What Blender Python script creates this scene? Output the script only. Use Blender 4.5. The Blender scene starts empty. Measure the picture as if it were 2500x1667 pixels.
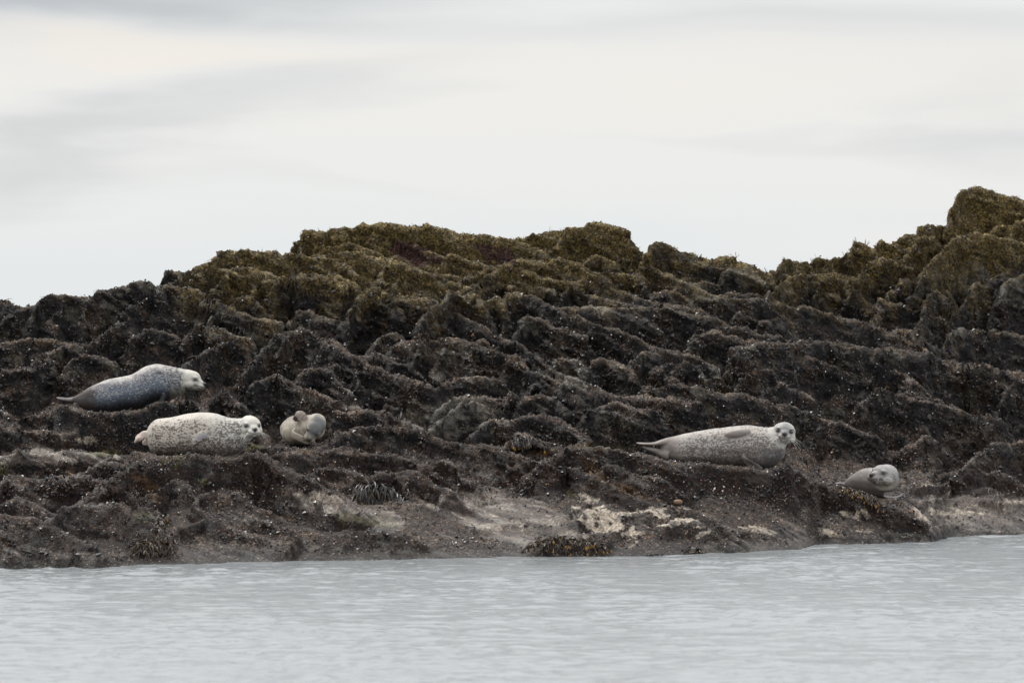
import bpy, math, random
import numpy as np
from mathutils import Vector
C = bpy.context.scene
R = math.radians
random.seed(7)
rng = np.random.default_rng(7)

# ------------------------------------------------------------------ camera
FP, HZ, HC = 10000.0, 833.5, 2.2            # focal length in photo pixels, eye level row, eye height
cam = bpy.data.cameras.new('camera'); camo = bpy.data.objects.new('camera', cam)
C.collection.objects.link(camo); C.camera = camo
camo.location = (0, 0, HC); camo.rotation_euler = (R(90), 0, 0)
cam.sensor_width = 36; cam.lens = 36 * FP / 2500
cam.clip_start = .5; cam.clip_end = 20000
cam.dof.use_dof = True; cam.dof.focus_distance = 45.0; cam.dof.aperture_fstop = 3.2

# ------------------------------------------------------------------ light
SUN_EL, SUN_AZ = 58, -35                     # azimuth from +Y, negative = left
C.view_settings.view_transform = 'Standard'; C.view_settings.look = 'None'
C.view_settings.exposure = 0; C.view_settings.gamma = 1; C.view_settings.use_curve_mapping = False
w = bpy.data.worlds.new('World'); C.world = w; w.use_nodes = True
nt = w.node_tree; nt.nodes.clear()
class NB:
    """tiny helper for math node graphs"""
    def __init__(s, t): s.t = t
    def n(s, typ, **k):
        o = s.t.nodes.new(typ)
        for a, b in k.items(): setattr(o, a, b)
        return o
    def put(s, inp, val):
        if isinstance(val, (int, float)): inp.default_value = val
        elif isinstance(val, tuple): inp.default_value = val
        else: s.t.links.new(val, inp)
    def m(s, op, a, b=0.0, c=0.0, clamp=False):
        o = s.n('ShaderNodeMath', operation=op); o.use_clamp = clamp
        s.put(o.inputs[0], a); s.put(o.inputs[1], b); s.put(o.inputs[2], c)
        return o.outputs[0]
    def mix(s, f, a, b, typ='MIX'):
        o = s.n('ShaderNodeMix', data_type='RGBA', blend_type=typ)
        s.put(o.inputs[0], f); s.put(o.inputs[6], a); s.put(o.inputs[7], b)
        return o.outputs[2]
    def noise(s, vec, scale, detail=3.0, rough=.5, dist=0.0):
        o = s.n('ShaderNodeTexNoise'); s.put(o.inputs['Vector'], vec)
        o.inputs['Scale'].default_value = scale; o.inputs['Detail'].default_value = detail
        o.inputs['Roughness'].default_value = rough; o.inputs['Distortion'].default_value = dist
        return o.outputs[0]
    def xyz(s, x, y, z):
        o = s.n('ShaderNodeCombineXYZ'); s.put(o.inputs[0], x); s.put(o.inputs[1], y); s.put(o.inputs[2], z)
        return o.outputs[0]
    def mr(s, v, a, b, c, d, smooth=True):
        o = s.n('ShaderNodeMapRange'); o.interpolation_type = 'SMOOTHSTEP' if smooth else 'LINEAR'
        s.put(o.inputs[0], v)
        for i, q in enumerate((a, b, c, d)): s.put(o.inputs[i + 1], q)
        return o.outputs[0]
b = NB(nt)
tc = b.n('ShaderNodeTexCoord'); sp = b.n('ShaderNodeSeparateXYZ'); nt.links.new(tc.outputs['Generated'], sp.inputs[0])
dx, dy, dz = sp.outputs
az = b.m('ARCTAN2', dx, dy); el = b.m('ARCSINE', dz)
# streaky cloud field in direction space: thin layers near the horizon, rounder overhead
elc = b.m('DIVIDE', el, b.m('ADD', b.m('ABSOLUTE', el), .55))
cv = b.xyz(b.m('MULTIPLY', az, 1.6), b.m('MULTIPLY', elc, 6.5), 3.7)
n1 = b.noise(cv, 5.0, 4, .5, .4)
n2 = b.noise(cv, 13.0, 5, .55, .6)
n3 = b.noise(cv, 1.4, 2, .5, .2)
wu = b.m('MULTIPLY', b.m('SUBTRACT', n2, .5), 700); wv = b.m('MULTIPLY', b.m('SUBTRACT', n1, .5), 320)
U = b.m('ADD', b.m('MULTIPLY', az, FP), b.m('ADD', wu, 1250)); V = b.m('ADD', b.m('SUBTRACT', HZ, b.m('MULTIPLY', el, FP)), wv)
def blob(u0, v0, su, sv, ang, amp):
    ca, sa = math.cos(R(ang)), math.sin(R(ang))
    du = b.m('SUBTRACT', U, u0); dv = b.m('SUBTRACT', V, v0)
    p = b.m('DIVIDE', b.m('ADD', b.m('MULTIPLY', du, ca), b.m('MULTIPLY', dv, sa)), su)
    q = b.m('DIVIDE', b.m('SUBTRACT', b.m('MULTIPLY', dv, ca), b.m('MULTIPLY', du, sa)), sv)
    r2 = b.m('ADD', b.m('MULTIPLY', p, p), b.m('MULTIPLY', q, q))
    return b.m('MULTIPLY', b.m('EXPONENT', b.m('MULTIPLY', r2, -1.0)), amp)
def total(lst):
    t = lst[0]
    for x in lst[1:]: t = b.m('ADD', t, x)
    return t
grey = total([blob(150, -10, 900, 90, -3, .95), blob(1500, 60, 1500, 45, 2, .18), blob(350, 290, 700, 62, -11, .42),
              blob(110, 450, 280, 85, -10, .5), blob(2000, 330, 800, 40, 3, .22), blob(2300, 30, 700, 60, 0, .25),
              blob(2450, 330, 300, 100, 0, .25), blob(900, 500, 700, 35, 2, .12),
              b.m('MULTIPLY', b.m('SUBTRACT', n3, .5), .5), b.m('MULTIPLY', b.m('SUBTRACT', n1, .5), .35)])
grey = b.mr(grey, 0, 1.0, 0, 1, False)
warm = total([blob(350, 130, 700, 50, 0, .9), blob(100, 190, 500, 60, -8, .6), blob(2050, 190, 900, 90, 2, .55), blob(1200, 250, 800, 60, -4, .3)])
warm = b.mr(warm, 0, 1.0, 0, 1, False)
blue = b.mr(V, 420, 700, 0, 1)
col = b.mix(b.m('MULTIPLY', warm, .8), (.87, .87, .86, 1), (.93, .875, .81, 1))
col = b.mix(b.m('MULTIPLY', blue, .75), col, (.785, .83, .86, 1))
col = b.mix(grey, col, (.53, .555, .58, 1))
# overcast dome: brighter towards the zenith, grey below the horizon
up = b.m('ADD', b.mr(el, R(3.8), R(12), 1.0, 1.6), b.mr(el, R(12), R(80), 0, .3)); dn = b.mr(el, R(-12), R(0), .45, 1.0)
ss = b.n('ShaderNodeVectorMath', operation='SCALE'); nt.links.new(col, ss.inputs[0]); b.put(ss.inputs['Scale'], b.m('MULTIPLY', up, dn))
sky = b.n('ShaderNodeTexSky', sky_type='NISHITA'); sky.sun_disc = False
sky.sun_elevation = R(SUN_EL); sky.sun_rotation = R(SUN_AZ); sky.altitude = 0
bg1 = b.n('ShaderNodeBackground'); nt.links.new(sky.outputs[0], bg1.inputs[0]); bg1.inputs[1].default_value = .09
bg2 = b.n('ShaderNodeBackground'); nt.links.new(ss.outputs[0], bg2.inputs[0]); bg2.inputs[1].default_value = 1.0
mx = b.n('ShaderNodeMixShader'); mx.inputs[0].default_value = .93
nt.links.new(bg1.outputs[0], mx.inputs[1]); nt.links.new(bg2.outputs[0], mx.inputs[2])
wo = b.n('ShaderNodeOutputWorld'); nt.links.new(mx.outputs[0], wo.inputs[0])
w.cycles.sampling_method = 'MANUAL'; w.cycles.sample_map_resolution = 512
sl = bpy.data.lights.new('sun', 'SUN'); so = bpy.data.objects.new('sun', sl); C.collection.objects.link(so)
sl.energy = 2.2; sl.angle = R(12); sl.color = (1, .965, .91)
d = Vector((math.sin(R(SUN_AZ)) * math.cos(R(SUN_EL)), math.cos(R(SUN_AZ)) * math.cos(R(SUN_EL)), math.sin(R(SUN_EL))))
so.rotation_euler = d.to_track_quat('Z', 'Y').to_euler(); so.location = d * 60

# ------------------------------------------------------------------ numpy noise
_perm = rng.permutation(256).astype(np.int32); _perm = np.concatenate([_perm, _perm, _perm])
_g = rng.normal(size=(256, 3)).astype(np.float32); _g /= np.linalg.norm(_g, axis=1, keepdims=True)
def pn(x, y, z):
    x = np.asarray(x, np.float32); y = np.asarray(y, np.float32); z = np.asarray(z, np.float32)
    x, y, z = np.broadcast_arrays(x, y, z)
    xi = np.floor(x); yi = np.floor(y); zi = np.floor(z)
    fx = x - xi; fy = y - yi; fz = z - zi
    xi = xi.astype(np.int32) & 255; yi = yi.astype(np.int32) & 255; zi = zi.astype(np.int32) & 255
    u = fx * fx * (3 - 2 * fx); v = fy * fy * (3 - 2 * fy); w_ = fz * fz * (3 - 2 * fz)
    out = 0
    for i in (0, 1):
        wx = u if i else 1 - u
        pi = _perm[xi + i]
        for j in (0, 1):
            wy = wx * (v if j else 1 - v)
            pj = _perm[pi + yi + j]
            for k in (0, 1):
                h = _perm[pj + zi + k]
                out = out + wy * (w_ if k else 1 - w_) * (_g[h, 0] * (fx - i) + _g[h, 1] * (fy - j) + _g[h, 2] * (fz - k))
    return out * 1.6
def fbm(x, y, z, f, o=3, g=.5):
    s = 0; a = 1.0
    for i in range(o):
        s = s + a * pn(x * f + 17.3 * i, y * f + 5.1 * i, z * f + 9.7 * i); f *= 2.03; a *= g
    return s
def billow(x, y, z, f, o=2, g=.5):
    s = 0; a = 1.0
    for i in range(o):
        s = s + a * (np.abs(pn(x * f + 7.3 * i, y * f + 3.1 * i, z * f + 1.7 * i)) * 2 - .5); f *= 2.1; a *= g
    return s
def sstep(x, a, b_):
    t = np.clip((x - a) / (b_ - a), 0, 1); return t * t * (3 - 2 * t)

# ------------------------------------------------------------------ object helpers
def link(o, parent=None):
    C.collection.objects.link(o)
    if parent is not None: o.parent = parent
    return o
def tag(o, label=None, cat=None, group=None, kind=None):
    if label: o['label'] = label
    if cat: o['category'] = cat
    if group: o['group'] = group
    if kind: o['kind'] = kind
    return o
def empty(name, loc):
    o = bpy.data.objects.new(name, None); o.empty_display_size = .1; o.location = loc
    return link(o)
def np_mesh(name, co, faces, mat=None, smooth=True, attrs=None, parent=None, loc=None):
    """co (n,3); faces (m,k) int array, one k for all"""
    me = bpy.data.meshes.new(name); co = np.asarray(co, np.float32); faces = np.asarray(faces, np.int32)
    m_, k = faces.shape
    me.vertices.add(len(co)); me.vertices.foreach_set('co', co.ravel())
    me.loops.add(m_ * k); me.loops.foreach_set('vertex_index', faces.ravel())
    me.polygons.add(m_); me.polygons.foreach_set('loop_start', np.arange(0, m_ * k, k, dtype=np.int32))
    me.polygons.foreach_set('loop_total', np.full(m_, k, np.int32))
    me.update(calc_edges=True)
    me.polygons.foreach_set('use_smooth', np.full(m_, smooth, bool))
    for an, av in (attrs or {}).items(): add_attr(me, an, av)
    if mat: me.materials.append(mat)
    o = bpy.data.objects.new(name, me); link(o, parent)
    if loc is not None: o.location = loc
    return o
def add_attr(me, an, av):
    av = np.asarray(av, np.float32)
    if av.ndim == 2:
        a = me.attributes.new(an, 'FLOAT_COLOR', 'POINT')
        if av.shape[1] == 3: av = np.concatenate([av, np.ones((len(av), 1), np.float32)], 1)
        a.data.foreach_set('color', av.ravel())
    else:
        a = me.attributes.new(an, 'FLOAT', 'POINT'); a.data.foreach_set('value', av)
def P(u, v, Y):
    return np.array([(u - 1250) * Y / FP, Y, HC - (v - HZ) * Y / FP])

# ------------------------------------------------------------------ traced lines of the rock (photo pixels -> real positions)
Z = {1: (0, 440, 2.8), 2: (700, 440, 2.6133), 3: (1600, 440, 2.6133), 4: (0, 850, 2.8), 5: (700, 850, 2.6133), 6: (1600, 850, 2.6133)}
def T(z, s):
    ox, oy, k = Z[z]; q = [float(t) for t in s.replace(',', ' ').split()]
    return [(ox + q[i] / k, oy + q[i + 1] / k) for i in range(0, len(q), 2)]
SHORE = [(-1800, 1392), (-400, 1388), (0, 1385), (200, 1384), (330, 1380), (500, 1375), (700, 1368), (830, 1366), (1000, 1364), (1200, 1358), (1400, 1357),
         (1600, 1355), (1700, 1350), (1764, 1347), (1900, 1341), (1971, 1334), (2000, 1326), (2097, 1326), (2275, 1321), (2295, 1311), (2400, 1308), (2500, 1303), (2900, 1295), (4300, 1300)]
SKY = [(-1800, 800), (-300, 745), (0, 729), (46, 743), (89, 758), (107, 722), (221, 725), (257, 708), (303, 697), (357, 692), (400, 690), (446, 676), (507, 644), (543, 610), (607, 610), (730, 617), (740, 575),
       (803, 557), (884, 551), (1014, 554), (1090, 558), (1159, 580), (1243, 585), (1320, 568), (1381, 562), (1446, 545), (1507, 556), (1557, 604), (1576, 626),
       (1600, 595), (1700, 616), (1795, 635), (1864, 658), (1880, 668), (1910, 640), (2040, 633), (2082, 597), (2147, 594), (2212, 574), (2262, 549), (2315, 549), (2337, 480), (2380, 457), (2457, 472), (2500, 491), (2800, 560), (4300, 700)]
su_, sv_ = np.array(SHORE).T; ku_, kv_ = np.array(SKY).T
def vshore(u): return np.interp(u, su_, sv_)
_ks = np.convolve(np.interp(np.arange(-2000, 4500, 5), ku_, kv_), np.ones(25) / 25, 'same')
def vsky(u): return np.interp(u, np.arange(-2000, 4500, 5), _ks)
KY = .0135
def Ymap(u, v):
    vs = vshore(u); return HC * FP / (vs - HZ) + KY * (vs - v)
ribs = []      # (points, face height in px)
def rib(z, s, f): ribs.append((T(z, s), f))
def ribp(pts, f): ribs.append((pts, f))
# skyline
ribp([(-500, 760), (-250, 735), (0, 729), (46, 743), (89, 757)], 70)
ribp([(91, 746), (100, 728), (107, 722), (125, 718), (153, 723), (178, 722), (221, 726)], 90)
ribp([(215, 730), (235, 716), (257, 708), (275, 700), (303, 697), (328, 690), (357, 692), (386, 702)], 95)
ribp([(387, 698), (393, 682), (400, 672), (416, 661), (436, 666), (446, 676)], 40)
ribp([(420, 690), (446, 672), (457, 661), (479, 645), (507, 643), (529, 629), (541, 611), (557, 604), (579, 611), (607, 609), (636, 615), (679, 617), (735, 620)], 60)
ribp([(731, 605), (732, 585), (738, 574), (749, 567), (795, 566), (803, 557), (853, 560), (884, 551), (930, 549), (960, 551)], 60)
ribp([(920, 556), (960, 550), (1014, 554), (1029, 550), (1090, 558), (1121, 572), (1159, 581), (1178, 576), (1209, 583), (1243, 586), (1300, 600), (1340, 625)], 70)
ribp([(1230, 592), (1243, 586), (1289, 574), (1320, 568), (1350, 564), (1381, 563)], 50)
ribp([(1372, 580), (1381, 562), (1404, 549), (1446, 544), (1477, 546), (1507, 556), (1530, 574), (1540, 597)], 85)
ribp([(1530, 600), (1545, 598), (1557, 604), (1576, 627)], 30)
ribp([(1580, 628), (1586, 612), (1600, 594), (1627, 593), (1646, 604), (1676, 608), (1700, 616), (1730, 627), (1753, 626), (1776, 627), (1795, 635), (1814, 637), (1845, 643), (1864, 658), (1876, 672)], 90)
ribp([(1872, 672), (1887, 662), (1900, 664), (1915, 675)], 30)
ribp([(1900, 664), (1903, 650), (1910, 639), (1944, 641), (1979, 639), (1985, 633), (2040, 633), (2055, 629), (2063, 620), (2078, 612)], 45)
ribp([(2078, 612), (2082, 597), (2088, 593), (2105, 593), (2136, 601)], 60)
ribp([(2128, 612), (2136, 601), (2147, 593), (2174, 591), (2182, 597)], 50)
ribp([(2176, 600), (2189, 582), (2212, 574), (2239, 574)], 40)
ribp([(2239, 574), (2243, 560), (2262, 549), (2289, 551), (2316, 549)], 40)
ribp([(2319, 540), (2322, 522), (2328, 505), (2336, 493), (2339, 476), (2350, 465), (2381, 457), (2411, 461), (2457, 472), (2480, 480), (2500, 492), (2560, 530), (2600, 600)], 90)
ribp([(2330, 520), (2345, 500), (2370, 488), (2400, 500), (2425, 530)], 40)
for a in """1;850 900 930 800 1050 745 1180 730 1360 735 1400 790;60
1;1280 700 1340 650 1500 600 1700 600 1850 630 1900 660;40
1;1390 830 1500 700 1580 640 1680 655 1800 620;45
1;1740 760 1780 700 1860 690 1900 740;60
1;1880 740 1920 680 2080 650 2160 640 2300 700 2352 720;90
1;1600 830 1650 790 1730 800 1780 850;50
1;1300 1050 1330 990 1370 980 1440 1010 1560 1040 1700 1080;50
1;1440 950 1500 890 1600 870 1700 900;40
1;900 1090 1000 1030 1100 1050 1200 1060;30
1;2000 960 2040 910 2100 905 2160 940 2280 960;40
1;1950 1100 2000 1040 2060 1010 2140 1030 2230 1080 2352 1150;60
1;1280 1250 1400 1180 1560 1100 1700 1070;30
1;1660 1330 1750 1220 1850 1130 1950 1080;35
1;2060 1330 2130 1290 2190 1270 2250 1300 2300 1340;50
1;0 1120 200 1080 420 1110 600 1100;25
1;200 1240 330 1180 450 1130 560 1150;25
1;480 1230 560 1190 700 1200 790 1230;22
1;0 1330 200 1290 330 1230;22
1;640 1100 760 1010 880 960;40
1;0 960 100 920 250 960 380 1000;35
1;300 960 450 900 560 880 640 920;45
2;190 470 230 430 320 420 420 412 520 440 600 480 660 530;35
2;340 500 420 480 540 490 640 540 680 570;35
2;0 470 130 480 250 490 380 530 420 590;50
2;600 600 650 500 700 490 770 530 860 570 960 600;45
2;700 660 740 585 800 575 900 600 1000 590 1100 620 1160 690;40
2;590 350 620 330 760 370 880 450 990 500;30
2;980 550 1000 490 1060 470 1130 490 1220 530 1340 570;50
2;1170 720 1220 640 1330 590 1370 540 1450 515 1560 500 1680 520 1760 500 1850 530 1900 570 2030 640;80
2;1440 690 1500 630 1580 610 1650 640 1700 710;40
2;1780 700 1830 640 1920 630 2030 660 2110 710 2200 740 2352 780;60
2;2050 660 2090 610 2160 585 2230 620 2300 700;50
2;1920 520 1940 480 2000 480 2080 540;35
2;2090 530 2130 490 2230 500;30
2;0 640 130 610 240 620 330 600 400 630 440 680;90
2;480 710 560 650 600 625 660 660 700 710;40
2;400 830 490 720 560 690 620 720 680 780;100
2;690 780 740 740 840 740 900 770;40
2;860 900 900 820 1000 770 1090 725 1200 730 1240 770;110
2;1270 770 1330 730 1370 770;90
2;1380 780 1400 715 1470 710 1560 720 1640 770 1760 830;80
2;1780 840 1850 820 1950 830 2080 840 2200 850 2352 900;60
2;1460 980 1500 900 1560 880 1620 900 1760 950 1900 1000;80
2;560 1030 620 980 700 970 760 1020;50
2;20 910 60 860 110 845 150 890;30
2;0 990 60 955 120 950 190 990 280 1030 380 1110 420 1160;60
2;820 1100 860 1030 960 1010 1080 1015 1200 1045;60
2;990 1130 1040 1060 1100 1060 1170 1110;50
2;1180 1090 1210 1035 1270 1040 1340 1090 1400 1160;50
2;1400 1170 1440 1135 1500 1150 1560 1200 1650 1280;60
2;1690 1190 1740 1135 1830 1140 1920 1190;80
2;1900 1210 1960 1160 2040 1140 2120 1180 2200 1210;60
2;2200 1140 2260 1095 2352 1110;60
2;440 1130 540 1110 640 1140 760 1180 860 1240 910 1300;40
2;100 1250 160 1200 220 1190 280 1230 330 1290 420 1370;60
2;300 1190 350 1160 420 1200 480 1300;40
2;940 1340 1000 1280 1100 1255 1260 1250 1380 1290 1440 1340;50
2;1540 1340 1600 1290 1700 1320 1850 1380 2000 1410;40
3;0 740 60 720 150 730 260 770 290 820;50
3;180 710 230 650 300 650 430 660 520 720;40
3;440 580 490 540 560 550 640 580 700 640 730 700;80
3;0 790 120 800 250 830 340 860 380 910;60
3;390 800 440 730 540 725 640 740 760 770 900 830 1020 890;50
3;700 760 760 690 800 650 850 620 900 605 1050 600 1200 600 1290 640;80
3;880 590 950 555 1060 545 1180 565;25
3;1010 740 1050 630 1110 610 1190 640 1260 700 1320 770;60
3;1290 640 1340 560 1430 520 1540 500 1600 550;110
3;1440 780 1500 700 1570 640 1680 635;80
3;1560 540 1600 470 1660 380 1700 355 1790 370;60
3;1680 660 1720 560 1800 480 1880 400 1930 340 2010 330 2130 340 2250 380 2352 400;130
3;1690 900 1720 760 1790 690 1860 700 1880 780;110
3;2140 340 2200 290 2260 310;30
3;2270 340 2300 270 2352 255 2500 280;60
3;1960 800 2010 680 2060 620 2200 600 2300 540 2450 500;60
3;2215 720 2235 650 2260 630 2352 620 2500 640;110
3;1020 770 1100 730 1190 740 1240 780;30
3;1180 850 1230 760 1330 770 1410 800;40
3;1380 900 1450 800 1560 790 1680 830 1800 870 1900 920 1960 970;70
3;1820 1050 1870 980 1960 950 2050 940 2180 970 2300 980 2500 1020;90
3;1480 970 1570 950 1660 980 1740 1030 1830 1120;50
3;500 860 620 800 760 830 900 850 1060 870 1200 890 1330 920 1440 970 1560 1030 1640 1100;45
3;660 930 760 880 900 910 1030 950 1120 990;30
3;150 930 200 900 300 910 420 950;35
3;200 1080 250 985 330 975 420 980 520 1040;60
3;520 1060 700 1040 850 1045 980 1035 1100 1050 1250 1070 1400 1060 1560 1080 1700 1100 1850 1140 2000 1180 2200 1220 2450 1240;100
3;1320 1190 1420 1160 1520 1200 1620 1260 1750 1350;50
3;1310 1430 1380 1370 1480 1350 1600 1350 1760 1390 1900 1440;60
3;2200 1420 2240 1330 2300 1280 2352 1265 2500 1280;80
3;0 1180 60 1210 110 1280;50
3;120 1210 200 1150 280 1180 320 1250;50
3;560 1260 640 1210 760 1190 860 1210;40
3;2000 1320 2080 1280 2180 1310;30
3;700 1350 800 1300 900 1330 1000 1400;40
5;230 470 300 410 400 400 500 395 560 420 640 470 680 510;45
5;580 430 640 380 720 390 740 440;30
5;700 500 760 465 830 490 870 535;20
5;900 540 1000 440 1100 370 1200 340 1260 360;50
5;1180 560 1240 500 1330 450 1430 460 1540 430 1700 450 1900 530;45
5;960 410 1060 320 1240 300 1400 330;30
5;1500 350 1600 310 1700 320 1760 380;40
5;1900 440 2000 360 2100 340 2200 360 2352 390;60
5;310 600 350 540 450 510 560 490 700 500 800 520 900 560 1050 600 1200 610 1350 630 1480 680 1560 710;35
5;0 655 150 650 300 660 450 660 640 680 800 700 850 750;35
5;830 790 900 730 1000 720 1090 760 1130 840;30
5;620 810 700 780 800 800 900 840 980 900;45
5;1440 600 1480 565 1600 575 1700 600 1790 640;35
5;1740 690 1800 630 1900 620 2050 640 2200 660 2352 700;70
5;1980 790 2040 740 2150 760 2230 800 2352 830;45
5;1560 705 1700 710 1850 780 1960 830 2100 880 2250 950;35
5;1820 1010 1950 970 2000 990 2060 985;35
5;1860 1090 1900 1030 2040 1010 2150 1060 2352 1020;45
5;1560 1300 1640 1230 1740 1190 1860 1180 2050 1180 2200 1100;35
5;60 1220 100 1170 200 1160 300 1170 500 1160 760 1190;40
5;100 940 250 920 380 970 500 1030;16
5;1180 1150 1300 1130 1500 1100 1700 1120;12
5;240 760 400 790 560 850;25
6;0 720 200 740 400 750 560 760 700 780 800 770 900 800 980 840 1100 870 1250 900 1400 960 1500 1000;60
6;0 1040 60 1010 170 1010 300 1060 400 1100 480 1190;30
6;60 1120 140 1090 250 1095 330 1130 420 1210;40
6;1020 1190 1040 1150 1130 1150 1230 1190 1400 1205;20
6;1600 1020 1650 1010 1700 1050 1750 1110 1850 1190;45
6;1560 970 1700 980 1850 950 2050 950 2200 960 2352 970 2500 980;22
6;1560 910 1680 870 1850 870 2000 880 2150 900 2230 960;28
6;1870 860 1950 790 2050 800 2200 790;40
6;1940 760 2050 680 2150 610 2250 590 2352 590 2500 600;80
6;1680 600 1710 560 1760 580 1850 640 1950 710;40
6;1790 1130 1900 1110 2100 1150 2352 1170;20
6;1200 1235 1350 1200 1500 1170 1650 1180 1780 1235;20
6;480 1170 600 1150 720 1170 820 1220;18
4;0 745 100 720 250 700 450 705 700 700 820 735;40
4;840 860 900 790 1000 755 1200 740 1350 745 1500 770 1650 745 1750 700 1850 740 1930 820 2100 880 2230 970;95
4;560 850 700 790 850 790 960 830;50
4;0 930 60 880 200 900 400 890 600 880 740 940;45
4;1080 980 1180 900 1280 930 1360 1050 1440 1160;50
4;620 1020 760 960 880 1000 960 1080;45
4;380 1160 430 1080 540 1060 700 1060 830 1070 900 1140;80
4;1690 670 1900 655 2050 680 2200 700 2352 700;35
4;2000 1320 2040 1240 2120 1240 2200 1260 2352 1270;45
4;1190 390 1240 350 1330 370 1400 440;25
4;1480 320 1510 260 1560 300 1650 390;30
4;0 575 200 560 400 600 500 585;18
4;2200 680 2260 600 2352 560;40
4;0 1410 300 1375 500 1400 800 1405;12
4;0 500 150 460 300 440 430 480;22
4;1380 1000 1480 960 1640 1000 1760 1080;30
4;0 1080 120 1020 260 1060 360 1130;45
4;1240 1230 1400 1180 1560 1210 1700 1260;30
4;1700 1180 1820 1170 1960 1220;30""".split('\n'):
    z_, s_, f_ = a.split(';'); rib(int(z_), s_, float(f_))
for pts_, f_ in (([(1480, 600), (1640, 680), (1750, 690), (1850, 705), (2000, 745), (2130, 800), (2210, 855)], 70), ([(1300, 705), (1450, 703), (1600, 722), (1750, 772), (1950, 792), (2200, 842), (2352, 872), (2500, 900)], 75),
                 ([(740, 575), (820, 578), (900, 602), (1000, 625), (1075, 665)], 55), ([(1090, 548), (1180, 566), (1250, 588), (1400, 624), (1480, 640)], 45),
                 ([(820, 695), (900, 684), (1000, 690), (1100, 742), (1200, 800), (1300, 862), (1400, 905)], 70), ([(640, 768), (700, 756), (760, 795), (900, 860), (985, 885)], 60),
                 ([(900, 790), (980, 776), (1100, 792), (1230, 852), (1350, 900), (1600, 925)], 60), ([(1150, 690), (1200, 676), (1300, 716), (1500, 795), (1640, 835)], 60),
                 ([(1590, 780), (1640, 768), (1800, 798), (1950, 858), (2100, 918), (2300, 962)], 70), ([(580, 880), (640, 866), (700, 898), (850, 940), (985, 992)], 45),
                 ([(1480, 895), (1560, 884), (1700, 902), (1900, 958), (2010, 1004)], 50), ([(1060, 650), (1130, 610), (1250, 640), (1400, 690), (1500, 715)], 50), ([(280, 720), (380, 660), (460, 665), (560, 720), (640, 740)], 60)):
    ribp([(a_ * 1.063, b__ * 1.063) for a_, b__ in pts_], f_)
rr0 = random.Random(11)
for side_ in (-1, 1):                       # the shore goes on beyond both edges of the picture
    for _ in range(34):
        u0_ = rr0.uniform(-1500, -60) if side_ < 0 else rr0.uniform(2540, 4000)
        vk_ = float(vsky(u0_)); v0_ = rr0.uniform(vk_ - 8, float(vshore(u0_)) - 60); wd_ = rr0.uniform(120, 340)
        ribp([(u0_, v0_ + 25), (u0_ + wd_ * .2, v0_), (u0_ + wd_ * .6, v0_ + rr0.uniform(0, 30)), (u0_ + wd_, v0_ + rr0.uniform(30, 90))], rr0.uniform(30, 90))
NR = len(ribs)

# seals' beds: (u0,u1, [(u, v bottom)...], Y centre, half depth)
YS = {1: 44.95, 2: 43.6, 3: 45.0, 4: 45.4, 5: 46.3}
BEDS = [([(150, 985), (182, 992), (213, 1001), (245, 1005), (268, 1007), (307, 1000), (334, 998), (361, 991), (379, 980), (425, 978)], YS[1], .22, 1),
        ([(330, 1100), (366, 1104), (384, 1110), (423, 1110), (459, 1107), (511, 1109), (551, 1116), (575, 1113), (600, 1100)], YS[2], .22, 2),
        ([(690, 1083), (740, 1085), (790, 1080)], YS[3] + .35, .6, 3),
        ([(1560, 1100), (1590, 1110), (1620, 1120), (1680, 1128), (1754, 1134), (1810, 1136), (1857, 1144), (1900, 1140), (1925, 1130)], YS[4], .24, 4),
        ([(2030, 1184), (2046, 1183), (2062, 1186), (2085, 1192), (2110, 1199), (2137, 1209), (2150, 1216), (2185, 1216), (2206, 1212)], YS[5], .18, 5)]

# ------------------------------------------------------------------ terrain field
NX, NYF, NY = 1240, 1500, 880
xs = np.concatenate([np.linspace(-13, -7.45, 121)[:-1], np.linspace(-7.45, 7.45, NX - 240), np.linspace(7.45, 13, 121)[1:]])
NX = len(xs)
ys = np.linspace(38.6, 62, NYF)
Xg, Yg = np.meshgrid(xs, ys, indexing='ij')
Xw = Xg + .025 * fbm(Xg, Yg, 0, 1.7, 3) + .02 * fbm(Xg, Yg, 4, 6, 2)
Yw = Yg + .08 * fbm(Xg, Yg, 9, 1.1, 3) + .05 * fbm(Xg, Yg, 14, 5, 2)
edgefade = 1.0
def base_field(X, Y):
    u = 1250 + X * FP / Y
    vs = vshore(u); Ysh = HC * FP / (vs - HZ)
    v = vs - (Y - Ysh) / KY
    vk = vsky(u)
    Yk = Ysh + KY * (vs - vk)                      # summit depth
    z = HC - (v - HZ) * Y / FP
    zk = HC - (vk - HZ) * Yk / FP
    back = Y > Yk
    z = np.where(back, zk - .45 * (Y - Yk), z)
    lift = sstep(Y - Ysh, .3, 5.0)
    z = z - .30 * lift
    z = np.where(Y < Ysh, -.5 * (Ysh - Y) , z)
    return z, u, Ysh
zb, Ug, Yshg = base_field(Xg, Yg)
amp = sstep(Yg - Yshg, .1, 2.0)
zb = zb + amp * (.07 * fbm(Xg, Yg, 2, .8, 3) + .03 * fbm(Xg + Yg * .4, Yg * .8, 5, 2.5, 2)) + (.015 + 0 * amp) * fbm(Xg, Yg, 7, 1.5, 2)
Zf = zb.copy(); rid = np.full(Zf.shape, -1, np.int16)
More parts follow.
